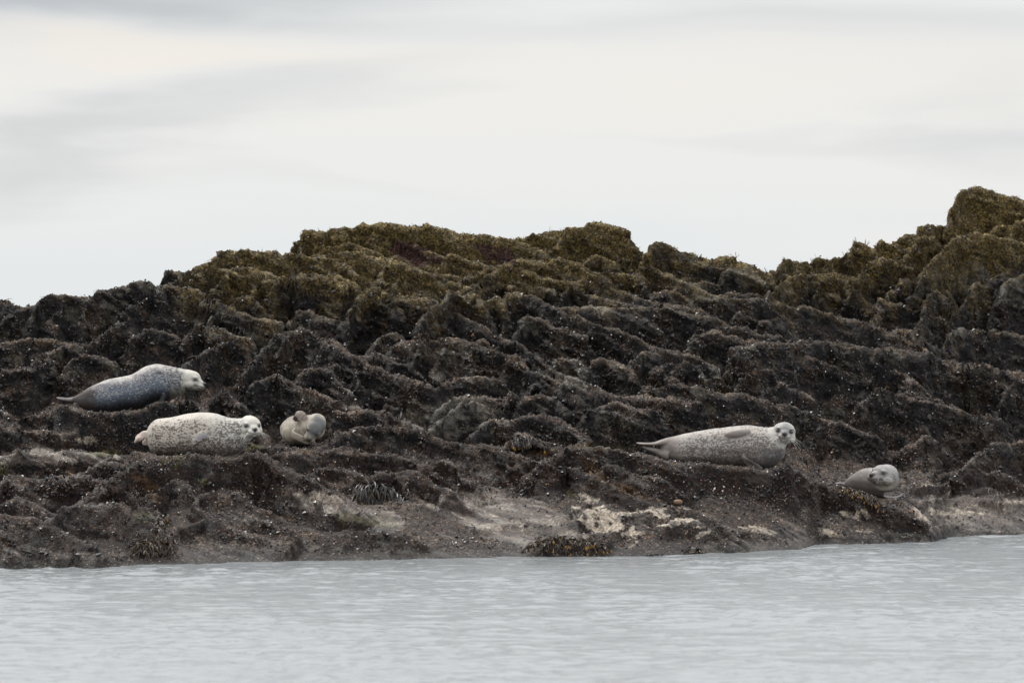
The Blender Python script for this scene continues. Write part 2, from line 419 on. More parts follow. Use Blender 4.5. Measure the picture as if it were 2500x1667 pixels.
for i, (pts, f) in enumerate(ribs):
    pts = np.array(pts, float)
    pu, pv = pts[:, 0], pts[:, 1]
    vs = vshore(pu)
    py = HC * FP / (vs - HZ) + KY * (vs - np.minimum(pv + .75 * f, vs - 4))
    px = (pu - 1250) * py / FP; pz = HC - (pv - HZ) * py / FP
    o_ = np.argsort(px); px, py, pz = px[o_], py[o_], pz[o_]
    i0 = np.searchsorted(xs, px[0] - .5); i1 = np.searchsorted(xs, px[-1] + .5)
    j0 = np.searchsorted(ys, py.min() - 1.8); j1 = np.searchsorted(ys, py.max() + 1.6)
    if i1 <= i0: continue
    X = Xw[i0:i1, j0:j1]; Y = Yw[i0:i1, j0:j1]
    zc = np.interp(X, px, pz); yc = np.interp(X, px, py)
    out = np.maximum(np.maximum(px[0] - X, X - px[-1]), 0)
    rr = .05 + .0009 * f
    dF = np.maximum(yc - Y, 0); dB = np.maximum(Y - yc, 0)
    fh = f * .0045
    # rounded lip, steep face, then a gentle foot
    fs = 2.6 if pv.mean() < 1060 else (1.5 if pv.mean() < 1190 else .95)
    drop = np.where(dF < rr, fs * dF * dF / (2 * rr), fs * (dF - rr / 2))
    foot = fh * 1.05
    drop = np.where(drop > foot, foot + (drop - foot) * .6, drop)
    dropb = np.where(dB < .15, .25 * dB, .0375 + .60 * (dB - .15))
    ez = np.where(out > 0, out * out * (3 if pv.mean() < 1060 else 1.0) / (out + (.08 if pv.mean() < 1060 else .25)), 0)
    zr = zc - drop - dropb - ez + (.030 * fbm(X, Y * .5, i * 3.3, 3.2, 3, .6) if pv.mean() < 1100 else .014 * fbm(X, Y, i * 3.3, 3, 1))
    cur = Zf[i0:i1, j0:j1]; rc = rid[i0:i1, j0:j1]
    win = zr > cur
    Zf[i0:i1, j0:j1] = np.where(win, zr, cur); rid[i0:i1, j0:j1] = np.where(win, i, rc)
Zf = Zf - 6 * sstep(np.abs(Xg), 10.5, 13) - 4 * sstep(Yg, 58.8, 62)
# beds for the seals: flatten the ledge they lie on and keep what is in front of them below their bellies
for pts, yc, hd, k in BEDS:
    pts = np.array(pts, float); v = np.interp(Ug, pts[:, 0], pts[:, 1])
    zt = HC - (v + (14 if k == 5 else 5) - HZ) * yc / FP - .012
    inu = np.minimum(sstep(Ug, pts[0, 0] - 30, pts[0, 0]), 1 - sstep(Ug, pts[-1, 0], pts[-1, 0] + 30))
    m_ = inu * (1 - sstep(np.abs(Yg - yc), hd, hd + .35))
    Zf = Zf * (1 - m_) + zt * m_
    nzl = .012 * fbm(Xg, Yg, 40 + k, 7, 3)
    ray = HC - (v + 1 - HZ) * Yg / FP + np.minimum(nzl, .012)
    fr = inu * ((Yg < yc) & (Yg > yc - 2.2))
    Zf = np.where(fr > .5, np.minimum(Zf, ray), Zf)
    lip = inu * np.exp(-((Yg - (yc - hd - .22)) / .14) ** 2)
    if k != 3: Zf = Zf * (1 - lip) + np.maximum(Zf, ray - .004) * lip
# resample each column by arc length
dzc = np.diff(Zf, axis=1); ds = np.sqrt((dzc * 2.2) ** 2 + (ys[1] - ys[0]) ** 2)
wgt = np.where((ys[:-1] > 53)[None, :] & (dzc < -.001), .35, 1.0)
s_ = np.concatenate([np.zeros((NX, 1)), np.cumsum(ds * wgt, axis=1)], axis=1)
ker = np.ones(9) / 9
st = s_[:, -1]
YY = np.empty((NX, NY)); ZZ = np.empty((NX, NY)); RR = np.empty((NX, NY), np.int16); jx = np.arange(NYF)
# smooth the row parametrisation between columns so quads stay regular
sn = s_ / st[:, None]
for _ in range(3):
    sn[1:-1] = (sn[:-2] + sn[1:-1] * 2 + sn[2:]) / 4
tq = np.linspace(0, 1, NY)
for i in range(NX):
    fj = np.interp(tq, sn[i], jx)
    YY[i] = np.interp(fj, jx, ys); ZZ[i] = np.interp(fj, jx, Zf[i]); RR[i] = rid[i][np.clip(fj.astype(int), 0, NYF - 1)]
XX = np.repeat(xs[:, None], NY, 1)
co = np.stack([XX, YY, ZZ], -1)
def grid_normals(c):
    a = np.gradient(c, axis=0); b_ = np.gradient(c, axis=1); n_ = np.cross(a, b_)
    return n_ / (np.linalg.norm(n_, axis=-1, keepdims=True) + 1e-9)
nor = grid_normals(co)
nor = nor + 0
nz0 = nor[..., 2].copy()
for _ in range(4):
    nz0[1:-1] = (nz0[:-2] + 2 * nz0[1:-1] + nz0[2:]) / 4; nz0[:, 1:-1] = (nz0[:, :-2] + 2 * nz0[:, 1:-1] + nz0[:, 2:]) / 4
# strata frame: long axis runs down to the right and towards the sea
ta = np.array([.84, -.42, -.34]); ta /= np.linalg.norm(ta)
tb = np.cross([0, 0, 1], ta); tb /= np.linalg.norm(tb); tn = np.cross(ta, tb)
x_, y_, z_ = co[..., 0], co[..., 1], co[..., 2]
sa = (co @ ta); sb = (co @ tb); sn_ = (co @ tn)
Uv = 1250 + x_ * FP / y_; Vv = HZ + (HC - z_) * FP / y_
hgt = .45 * sstep(z_, .0, .22) + .55 * sstep(z_, .1, 1.0)
low = 1 - sstep(Vv, 1170, 1290) * .25                       # smoother, water-worn rock near the sea
strata = -billow(sa * .32, sb * 1.1, sn_ * 1.9, 2.4, 4, .58)
lump = billow(x_, y_, z_, 5.5, 3, .6)
small = fbm(x_, y_, z_, 24, 2, .6)
slab = np.zeros_like(x_)
for u0_, v0_, su0, sv0 in ((1250, 1285, 210, 62), (860, 1245, 130, 42), (140, 1115, 170, 14), (1560, 1290, 170, 55), (2400, 1260, 150, 48), (1650, 1330, 200, 20)):
    slab = np.maximum(slab, np.exp(-(((Uv - u0_) / su0) ** 2 + ((Vv - v0_) / sv0) ** 2) ** 2))
keep = np.ones_like(x_)
for pts, yc, hd, k in BEDS:
    inu = ((Uv > pts[0][0] - 12) & (Uv < pts[-1][0] + 12) & (np.abs(y_ - yc + .15) < hd + .35)); keep = np.where(inu, .35, keep)
lump2 = billow(x_ + 3, y_, z_ * .8, 11, 2, .6)
disp = keep * (1 - .55 * slab) * (hgt * low * .038 * strata + (.25 + .75 * hgt) * (.6 + .4 * low) * (.011 * lump + .006 * lump2)) + .006 * small * (.4 + .6 * low) * np.minimum(1, keep + .4)
co = co + nor * disp[..., None]
# undercut strata: thin ledges pushed out towards the viewer's side
saw = (sn_ * 5.0 + .9 * fbm(x_, y_, z_, 1.1, 3)) % 1.0
saw2 = (sn_ * 13 + sa * 1.5 + 1.1 * fbm(x_ + 7, y_, z_, 2.1, 2)) % 1.0
saw = .72 * saw ** 1.6 + .3 * saw2 ** 2
co = co + nor * ((.075 * (saw - .35)) * (1 - .55 * slab) * hgt * low * keep * sstep(fbm(x_, y_, z_ + 30, .7, 2), -.25, .3))[..., None]
nor = grid_normals(co)

# ------------------------------------------------------------------ what grows where (albedo, with some top light and face shade painted in)
x_, y_, z_ = co[..., 0], co[..., 1], co[..., 2]
Uv = 1250 + x_ * FP / y_; Vv = HZ + (HC - z_) * FP / y_
q1 = fbm(x_, y_, z_, 1.6, 3); q2 = fbm(x_ + 9, y_, z_, 5, 3); q3 = fbm(x_, y_ + 5, z_, 14, 2); q4 = fbm(sa * .3, sb, sn_ * 1.8, 7, 3)
def inpoly(pts, soft=14, warp=9):
    pts = np.array(pts, float); uu = Uv + q2 * warp * 1.4 + q3 * warp * .5; vv = Vv + q3 * warp * .6 + q4 * warp * .8
    inside = np.zeros(uu.shape, bool); n = len(pts)
    msk = (uu > pts[:, 0].min()) & (uu < pts[:, 0].max()) & (vv > pts[:, 1].min()) & (vv < pts[:, 1].max())
    a, c = uu[msk], vv[msk]; ins = np.zeros(a.shape, bool)
    for i in range(n):
        x1, y1 = pts[i]; x2, y2 = pts[(i + 1) % n]
        if y1 == y2: continue
        cr = ((y1 > c) != (y2 > c)) & (a < (x2 - x1) * (c - y1) / (y2 - y1) + x1)
        ins ^= cr
    inside[msk] = ins
    return inside.astype(np.float32)
def lerp(c, col_, m_):
    return c * (1 - m_[..., None]) + np.array(col_) * m_[..., None]
nz = nor[..., 2]
MUSSEL = (.012, .012, .0145)
alb = np.ones(x_.shape + (3,)) * np.array(MUSSEL)
alb = lerp(alb, (.032, .020, .010), sstep(q1 + .5 * q2, -.15, .4) * .85)                 # brown weed film
alb = lerp(alb, (.060, .048, .041), sstep(q2 * .7 + .9 * nz, .35, 1.0) * .75)  # upward faces paler: barnacle tone plus painted light from above
patch = sstep(fbm(x_ + 40, y_, z_, 2.3, 3) + .35 * q3, -.05, .25) * (1 - .0)
alb = lerp(alb, (.0085, .0085, .011), patch * .75)
lit_crust = (1 - .55 * patch) * (.45 + .55 * sstep(q1 + q3 * .6, -.3, .3)) * sstep(nz0 + .10 * q2 + .05 * q3, .42, .86)  # mask of rib tops: real crust mixed with painted top light
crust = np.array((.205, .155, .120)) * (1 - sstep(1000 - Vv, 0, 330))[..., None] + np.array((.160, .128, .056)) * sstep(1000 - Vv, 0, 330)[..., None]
alb = alb * (1 - (.72 * lit_crust)[..., None]) + crust * (.72 * lit_crust)[..., None]  # crust colour also carries painted light on tops, faces stay black
# bare grey-green rock where the weed is torn off
bare = sstep(q4 + .5 * q1, .42, .62) * sstep(Vv, 620, 700)
for pl in ([(1040, 1000), (1120, 965), (1200, 975), (1190, 1045), (1110, 1065), (1040, 1050)], [(1775, 655), (1850, 655), (1875, 700), (1790, 705)],
           [(2440, 680), (2520, 680), (2520, 760), (2440, 740)], [(1660, 690), (1730, 690), (1740, 740), (1690, 750)], [(1275, 780), (1320, 790), (1310, 830), (1270, 820)],
           [(240, 730), (290, 745), (290, 800), (250, 790)], [(160, 745), (215, 750), (215, 800), (170, 795)], [(990, 1000), (1050, 990), (1040, 1030), (980, 1040)],
           [(1090, 840), (1140, 845), (1150, 880), (1100, 890)], [(1730, 870), (1790, 885), (1790, 930), (1730, 920)], [(2290, 1240), (2330, 1245), (2360, 1300), (2320, 1310)],
           [(1350, 880), (1430, 880), (1440, 950), (1360, 950)], [(1440, 1000), (1530, 1000), (1540, 1050), (1450, 1050)], [(2350, 640), (2400, 640), (2390, 720), (2340, 720)]):
    bare = np.maximum(bare, inpoly(pl) * sstep(q4 + .6 * q3, -.45, -.1))
alb = lerp(alb, (.105, .11, .085), bare * (.45 + .25 * np.clip(q3, -1, 1)))
rockish = bare * .6
# olive turf on the heights
MBS = 18
MB = np.array([(-500, 600), (380, 640), (430, 730), (600, 760), (750, 715), (900, 745), (1100, 720), (1300, 705), (1500, 700), (1600, 650), (1800, 655), (1900, 720), (2100, 720), (2200, 700), (2300, 740), (2500, 640), (3000, 640)], float)
vb = np.interp(Uv, MB[:, 0], MB[:, 1])
moss = sstep(vb + MBS - Vv + 60 * q1 + 45 * q2, -70, 90)
str_ = sstep(700 - Vv, 0, 110) * (((Uv > 715) & (Uv < 1590)) | (Uv > 2290))
moss = np.clip(np.maximum(moss * .8, str_ * (1 - .35 * sstep(q2, .1, .6))), 0, 1) * sstep(Uv, 395, 470)
mc = np.array((.072, .058, .021)) * (1 - .8 * lit_crust[..., None]) + np.array((.20, .18, .098)) * (.85 * lit_crust[..., None]); mc = mc * (1 + .45 * np.clip(q3, -1, 1))[..., None] * (1 + .35 * np.clip(q2, -1, 1))[..., None]  # turf paler on the tops, highlight painted into its colour
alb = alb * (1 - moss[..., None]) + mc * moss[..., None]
pale = moss * sstep(q4, .15, .6)
alb = lerp(alb, (.16, .15, .10), pale * .6)
for pl in ([(960, 585), (1050, 600), (1085, 640), (1010, 650), (965, 620)], [(1160, 595), (1250, 605), (1260, 645), (1190, 640)]):
    alb = lerp(alb, (.040, .020, .024), inpoly(pl) * sstep(q2, -.5, -.1) * .9)
# brown crusted lower shore
lowm = sstep(Vv + 45 * q1, 1040, 1180)
patch2 = np.maximum(patch, sstep(fbm(x_ + 70, y_ * .8, z_, 3.6, 3, .6), .02, .2))
alb = lerp(alb, (.056, .042, .032), (1 - .85 * patch2) * lowm * (.62 + .35 * np.clip(q2, -1, 1)))
alb = lerp(alb, (.090, .070, .056), lowm * (1 - patch2) * sstep(q3 + .5 * q2, -.05, .45) * .8)
alb = lerp(alb, (.008, .0085, .0115), lowm * patch2 * .5)
alb = lerp(alb, (.022, .012, .009), lowm * sstep(-nz0 + .3 * q2, -.80, -.45) * .8)  # steep low faces darkened, shade of clefts under ledges put into colour
shelf = inpoly([(1040, 1235), (1100, 1195), (1230, 1200), (1300, 1215), (1390, 1260), (1440, 1310), (1400, 1345), (1290, 1345), (1150, 1290)], warp=14)
shelf = np.maximum(shelf, inpoly([(710, 1200), (850, 1205), (940, 1245), (1010, 1280), (960, 1300), (800, 1260), (700, 1235)], warp=14))
shelf = np.maximum(shelf, inpoly([(-100, 1108), (120, 1100), (290, 1105), (300, 1125), (120, 1135), (-100, 1140)], warp=10))
shelf = np.maximum(shelf, inpoly([(400, 1340), (560, 1320), (900, 1345), (1300, 1348), (1300, 1370), (400, 1390)], warp=10) * .4)
shelf = np.maximum(shelf, inpoly([(-60, 1350), (300, 1350), (400, 1370), (400, 1395), (-60, 1400)], warp=12) * .35)
shelf = np.maximum(shelf, inpoly([(2220, 1215), (2300, 1205), (2520, 1215), (2520, 1315), (2290, 1315), (2240, 1260)], warp=10) * .8)
shelf = np.maximum(shelf, inpoly([(1720, 1325), (1900, 1318), (2290, 1318), (2200, 1335), (1950, 1350), (1720, 1360)], warp=8) * .75)
sc_ = np.array((.086, .071, .063)) * (1 + .6 * np.clip(q4 + .5 * q3, -1, 1))[..., None]
shelf = shelf * (.5 + .5 * sstep(q4 + q2 * .6, -.30, -.12))
alb = alb * (1 - (shelf * .85)[..., None]) + sc_ * (shelf * .85)[..., None]
rockish = np.maximum(rockish, shelf * .85)
alb = lerp(alb, (.215, .22, .205), shelf * sstep(q4 + .3 * q3, .22, .34) * .8)
# cream scoured patches
cream = np.zeros_like(x_)
def zc_(s): 
    q = [float(t) for t in s.split()]; return [(1300 + q[i] / 4.704, 1180 + q[i + 1] / 4.704) for i in range(0, len(q), 2)]
for s in ("420 260 480 240 560 280 640 290 820 250 860 300 980 330 1100 340 980 420 1070 470 1040 530 900 560 700 560 640 540 600 460 480 420",
          "1080 350 1180 300 1350 280 1500 275 1540 300 1480 330 1600 380 1500 400 1330 320 1200 330 1090 370",
          "1520 490 1540 440 1640 400 1800 400 1920 430 1800 440 1700 460 1600 500", "1000 590 1160 480 1200 540 1300 560 1200 640 1140 600",
          "1340 570 1440 530 1420 570", "1410 480 1550 440 1500 490", "1660 270 1820 290 1740 300", "1840 600 1960 540 2060 530 2000 570 1880 630", "1860 480 2010 500 1870 510", "1130 740 1190 640 1210 660 1150 740", "530 115 600 125 720 190 820 195 700 230 520 210 640 190"):
    cream = np.maximum(cream, inpoly(zc_(s), warp=4))
for s in ("1740 1010 1860 1040 1980 1035 2150 1055 1960 1070 1760 1060", "1960 1010 2060 990 2080 1010 1980 1020", "2140 970 2352 975 2352 990 2160 985", "1035 1150 1100 1150 1230 1200 1150 1210 1060 1180",
          "500 1135 640 1130 780 1175 760 1190 600 1160", "1240 1170 1410 1160 1350 1180", "1680 865 1850 870 1700 880", "1610 1010 1680 1015 1760 1110 1700 1100", "2100 895 2220 930 2160 925", "1890 1140 2080 1150 2200 1165 2352 1170 2352 1178 2050 1165", "1180 1040 1340 1030 1380 1085 1200 1070"):
    cream = np.maximum(cream, inpoly(T(6, s), warp=5) * .85)
cream *= sstep(q3 + q4 * .5, -.75, -.3)
for s in ("1200 1140 1330 1120 1400 1160 1210 1160", "100 940 330 930 380 990 200 980", "1260 1060 1500 1090 1480 1110 1300 1085"):
    cream = np.maximum(cream, inpoly(T(5, s), warp=8) * .45)
cream = np.maximum(cream, inpoly([(182, 1068), (235, 1064), (240, 1082), (195, 1084)], warp=10) * .6)
alb = lerp(alb, (.375, .36, .31), cream * .92 * sstep(q3 + q2, -.7, -.1)); rockish = np.maximum(rockish, cream)
# sea lettuce / algae
gr = np.zeros_like(x_)
for pl, a_ in (([(225, 1103), (290, 1100), (300, 1110), (230, 1114)], .8), ([(600, 1085), (632, 1084), (640, 1096), (600, 1100)], .9), ([(485, 1170), (500, 1168), (500, 1185), (485, 1183)], .7),
              ([(390, 1115), (450, 1112), (440, 1135), (390, 1135)], .45), ([(1380, 1195), (1400, 1195), (1420, 1215), (1390, 1215)], .5), ([(810, 1250), (970, 1265), (980, 1290), (830, 1280)], .35),
              ([(0, 1125), (20, 1125), (20, 1160), (0, 1160)], .4), ([(330, 1250), (370, 1250), (370, 1270), (330, 1270)], .5), ([(1380, 1080), (1600, 1090), (1600, 1100), (1400, 1095)], .2)):
    gr = np.maximum(gr, inpoly(pl, warp=6) * a_)
alb = lerp(alb, (.09, .11, .022), gr * .7)
# rusty clefts
ru = np.zeros_like(x_)
for s, a_ in (("1850 690 1990 700 2000 790 2100 850 2200 880 2330 960 2300 975 2100 900 1900 780", .8), ("1560 650 1740 650 1700 690 1560 690", .8)):
    ru = np.maximum(ru, inpoly(T(5, s), warp=7) * a_)
ru = np.maximum(ru, inpoly(T(4, "890 840 960 850 1090 960 1110 1080 1040 1050 960 930"), warp=7) * .7)
alb = lerp(alb, (.075, .040, .014), ru)
# barnacle density: on the tops painted paler of the mid shore
barn = np.clip(.10 + .40 * sstep(q2 + .6 * q1, -.2, .6) + .30 * sstep(nz, .35, .85) + .55 * lit_crust - .32, 0, 1) * (1 - .9 * rockish) * (1 - .72 * moss)
barn *= (.65 + .45 * sstep(Vv, 700, 1150)) * (1 - .6 * np.where(lowm > .3, patch2, patch))
crk = np.exp(-(fbm(sa * .40, sb, sn_ * 2.2, 6, 3) / .05) ** 2) * rockish
alb = alb * (1 - .75 * crk[..., None])
wet = 1 - sstep(z_ + .05 * q2, .04, .17)
alb = alb * (1 - .72 * wet[..., None]); rockish = np.maximum(rockish, wet * .2)
alb = alb * (.72 + .28 * np.maximum(np.maximum(cream, shelf), moss))[..., None] * np.array((1.13, .98, .88))
alb = np.clip(alb, .004, .8)

# ------------------------------------------------------------------ materials
def mat(name):
    m = bpy.data.materials.new(name); m.use_nodes = True; t = m.node_tree; t.nodes.clear()
    k = NB(t); bs = k.n('ShaderNodeBsdfPrincipled'); o = k.n('ShaderNodeOutputMaterial'); t.links.new(bs.outputs[0], o.inputs[0])
    return m, k, bs
def attr(k, name, fac=False):
    a = k.n('ShaderNodeAttribute', attribute_name=name); return a.outputs['Fac' if fac else 'Color']
def rock_material():
    m, k, bs = mat('weathered_rock')
    pos = k.n('ShaderNodeTexCoord').outputs['Object']
    c = attr(k, 'alb'); bn = attr(k, 'barn', True); ms = attr(k, 'moss', True); br = attr(k, 'bare', True)
    vo = k.n('ShaderNodeTexVoronoi'); vo.inputs['Scale'].default_value = 46; k.put(vo.inputs['Vector'], pos)
    sr = k.n('ShaderNodeSeparateColor'); k.put(sr.inputs[0], vo.outputs['Color'])
    vo2 = k.n('ShaderNodeTexVoronoi'); vo2.inputs['Scale'].default_value = 26; k.put(vo2.inputs['Vector'], pos)
    sr2 = k.n('ShaderNodeSeparateColor'); k.put(sr2.inputs[0], vo2.outputs['Color'])
    f1 = k.noise(pos, 34, 4, .7); f2 = k.noise(pos, 9, 3, .6); f3 = k.noise(pos, 130, 2, .6)
    val = k.m('ADD', k.m('MULTIPLY', k.m('POWER', k.mr(f1, .33, .68, .22, 1.55, False), 2.0), 1), 0)
    val = k.m('MULTIPLY', val, k.mr(f2, .3, .7, .72, 1.3, False))
    val = k.m('MULTIPLY', val, k.mr(sr2.outputs[0], 0, 1, .70, 1.3, False))
    val = k.m('ADD', k.m('MULTIPLY', val, k.m('SUBTRACT', 1.0, k.m('MULTIPLY', br, .45))), k.m('MULTIPLY', br, .45))
    sc = k.n('ShaderNodeVectorMath', operation='SCALE'); k.put(sc.inputs[0], c); k.put(sc.inputs['Scale'], val)
    thr = k.m('SUBTRACT', 1.0, k.m('MULTIPLY', bn, k.mr(f2, .35, .65, .22, .75, False)))
    bm = k.m('MULTIPLY', k.m('GREATER_THAN', sr.outputs[0], thr), k.mr(vo.outputs['Distance'], .35, .62, 1, 0))
    bc = k.mix(sr.outputs[1], (.10, .074, .060, 1), (.31, .245, .205, 1))
    col = k.mix(k.m('MULTIPLY', bm, .85), sc.outputs[0], bc)
    # near-black mussel shells with a blue cast
    mm = k.m('MULTIPLY', k.m('GREATER_THAN', sr2.outputs[1], .62), k.m('MULTIPLY', k.m('GREATER_THAN', bn, .22), .55))
    col = k.mix(mm, col, (.006, .007, .011, 1))
    k.put(bs.inputs['Base Color'], col)
    k.put(bs.inputs['Roughness'], k.m('SUBTRACT', k.mr(k.m('ADD', f2, k.m('MULTIPLY', ms, .5)), .35, .9, .45, .85, False), k.m('MULTIPLY', br, .18)))
    k.put(bs.inputs['Specular IOR Level'], k.m('ADD', .16, k.m('MULTIPLY', br, .40)))
    bp = k.n('ShaderNodeBump'); bp.inputs['Strength'].default_value = .9; bp.inputs['Distance'].default_value = .018
    k.put(bp.inputs['Height'], k.m('ADD', k.m('ADD', k.m('MULTIPLY', vo.outputs['Distance'], -.5), k.m('MULTIPLY', f1, 1.4)), k.m('MULTIPLY', f3, .35)))
    k.t.links.new(bp.outputs[0], bs.inputs['Normal'])
    return m
ROCK = rock_material()

# ------------------------------------------------------------------ build rocks
V3 = co.reshape(-1, 3).astype(np.float32)
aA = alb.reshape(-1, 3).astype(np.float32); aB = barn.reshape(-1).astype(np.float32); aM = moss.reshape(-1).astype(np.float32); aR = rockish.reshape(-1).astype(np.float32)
idx = np.arange(NX * NY).reshape(NX, NY)
quads = np.stack([idx[:-1, :-1], idx[1:, :-1], idx[1:, 1:], idx[:-1, 1:]], -1).reshape(-1, 4)
qid = RR[:-1, :-1].reshape(-1)
# outside the frame and tiny slivers belong to the bedrock sheet
cnt = np.bincount(qid + 1, minlength=NR + 1)
small_ids = [i for i in range(NR) if cnt[i + 1] < 450]
qid = np.where(np.isin(qid, small_ids), -1, qid)
order = np.argsort(qid, kind='stable'); qs = quads[order]; ids = qid[order]
cuts = np.flatnonzero(np.diff(ids)) + 1
shore_obj = None
for blk in np.split(np.arange(len(qs)), cuts):
    i = ids[blk[0]]; q = qs[blk]; u_, inv = np.unique(q, return_inverse=True); inv = inv.reshape(q.shape)
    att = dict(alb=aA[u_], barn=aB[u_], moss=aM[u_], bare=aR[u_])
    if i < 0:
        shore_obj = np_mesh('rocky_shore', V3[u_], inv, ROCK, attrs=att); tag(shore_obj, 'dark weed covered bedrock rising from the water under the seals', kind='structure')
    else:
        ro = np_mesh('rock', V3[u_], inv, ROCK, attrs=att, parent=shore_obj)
del quads, qs
print('terrain', len(V3), 'rocks', len(cuts))

# scattered growth: sample points on the surface
flat_n = nor.reshape(-1, 3); Uf = Uv.reshape(-1); Vf = Vv.reshape(-1); hf = z_.reshape(-1)
vis = (Uf > -150) & (Uf < 2650) & (hf > .06)
def sample(weight, n):
    p = weight * vis; p = p / p.sum(); return rng.choice(len(p), n, p=p)
def octas(name, idxs, r, flat, matr, lift=.3, dirbias=None):
    n = len(idxs); c = V3[idxs] + rng.normal(0, .006, (n, 3)); nn = flat_n[idxs] + rng.normal(0, .35, (n, 3)); nn /= np.linalg.norm(nn, axis=1, keepdims=True)
    t1 = np.cross(nn, rng.normal(size=(n, 3))); t1 /= np.linalg.norm(t1, axis=1, keepdims=True); t2 = np.cross(nn, t1)
    rr = (r * rng.lognormal(0, .35, n))[:, None]
    c = c + nn * rr * lift
    vs_ = np.stack([c + t1 * rr * 1.25, c + t2 * rr * .8, c - t1 * rr * 1.25, c - t2 * rr * .8, c + nn * rr * flat], 1)
    fc = np.array([[0, 1, 4], [1, 2, 4], [2, 3, 4], [3, 0, 4]]); F_ = (np.arange(n)[:, None, None] * 5 + fc[None]).reshape(-1, 3)
    rnd = np.repeat(rng.random(n), 5)
    return np_mesh(name, vs_.reshape(-1, 3), F_, matr, smooth=False, attrs=dict(rnd=rnd))
def shell_mat(name, c1, c2, rough, spec=.5):
    m, k, bs = mat(name); r = attr(k, 'rnd', True)
    k.put(bs.inputs['Base Color'], k.mix(r, c1, c2)); bs.inputs['Roughness'].default_value = rough; bs.inputs['Specular IOR Level'].default_value = spec
    return m
mus_w = (1 - rockish.reshape(-1)) * (1 - .9 * aM) * (.25 + sstep(q2 + q1, -.3, .6).reshape(-1))
o = octas('mussels', sample(mus_w, 60000), .013, .9, shell_mat('mussel_shell', (.006, .007, .010, 1), (.035, .029, .028, 1), .38), .1)
tag(o, 'bed of small blue black mussels covering the middle of the shore', kind='stuff')
bw = aB ** 1.5 * (.15 + sstep(q3 + q2, .1, .9).reshape(-1)) * (1 - .8 * aM)
bw2 = np.zeros_like(bw)
for (uu, vv_, su, sv) in ((2050, 930, 90, 45), (2140, 960, 120, 50), (2450, 960, 60, 40), (1440, 870, 80, 60), (1250, 900, 100, 60), (1750, 890, 100, 50), (2240, 800, 50, 40), (2350, 700, 80, 80), (500, 1180, 150, 60), (200, 1180, 200, 60), (700, 1200, 120, 60), (1800, 1180, 200, 50), (1950, 990, 60, 30)):
    bw2 += np.exp(-((Uf - uu) / su) ** 2 - ((Vf - vv_) / sv) ** 2)
wm = shell_mat('barnacle_shell', (.15, .12, .10, 1), (.32, .265, .22, 1), .7, .3)
o = octas('barnacles', sample(bw, 26000), .0065, .8, wm, .2); tag(o, 'crust of pinkish barnacles on the rock tops', kind='stuff')
wm2 = shell_mat('limpet_shell', (.38, .35, .31, 1), (.65, .62, .58, 1), .6, .4)
o = octas('limpets', sample(bw2 * (1 - aM) + .006, 620), .0085, .8, wm2, .3); tag(o, 'white dots of barnacles and limpets scattered over the dark rock faces', kind='stuff')

# weed turf hanging on the heights, as narrow strips
def strips(name, idxs, length, width, matr, up=.2, segs=3, spread=.5):
    n = len(idxs); p = V3[idxs].astype(float); nn = flat_n[idxs]
    L_ = length * rng.lognormal(0, .35, n)
    d0 = nn * (.6 + up) + rng.normal(0, spread, (n, 3)) + np.array([0, 0, up]); d0 /= np.linalg.norm(d0, axis=1, keepdims=True)
    side = np.cross(d0, rng.normal(size=(n, 3))); side /= np.linalg.norm(side, axis=1, keepdims=True)
    vs_ = []; d_ = d0.copy(); q = p - nn * .004
    for s in range(segs + 1):
        wd = width * (1 - .75 * (s / segs) ** 2) * .5
        vs_ += [q + side * wd, q - side * wd]
        d_ = d_ + np.array([0, 0, -.75]) / segs; d_ /= np.linalg.norm(d_, axis=1, keepdims=True); q = q + d_ * (L_ / segs)[:, None]
    vs_ = np.stack(vs_, 1); k = (segs + 1) * 2
    fc = np.array([[2 * s, 2 * s + 1, 2 * s + 3, 2 * s + 2] for s in range(segs)])
    F_ = (np.arange(n)[:, None, None] * k + fc[None]).reshape(-1, 4)
    return np_mesh(name, vs_.reshape(-1, 3), F_, matr, attrs=dict(rnd=np.repeat(rng.random(n), k)))
o = strips('weed_turf', sample(aM ** 1.5, 42000), .032, .007, shell_mat('olive_turf', (.030, .024, .009, 1), (.110, .090, .040, 1), .7, .25), -.15, 2, .35)
tag(o, 'matted olive turf of seaweed hanging over the highest rocks', kind='stuff')
o = strips('brown_weed', sample((1 - aM) * (1 - rockish.reshape(-1)) * sstep(-nz + q2, -.6, .3).reshape(-1) * (Vf < 1150), 16000), .06, .008, shell_mat('brown_weed', (.010, .007, .005, 1), (.055, .037, .022, 1), .6, .3), -.1, 2)
tag(o, 'short brown seaweed hanging on the steep faces of the rock', kind='stuff')
o = strips('orange_weed', sample((sstep(q2 + q3, .35, .9).reshape(-1) + .04) * (1 - rockish.reshape(-1)) * (1 - .8 * aM) * (Vf > 640), 900), .03, .018, shell_mat('orange_weed', (.12, .055, .008, 1), (.26, .135, .015, 1), .45), .1, 2)
tag(o, 'flecks of orange bladder weed dotted over the dark rock', kind='stuff')

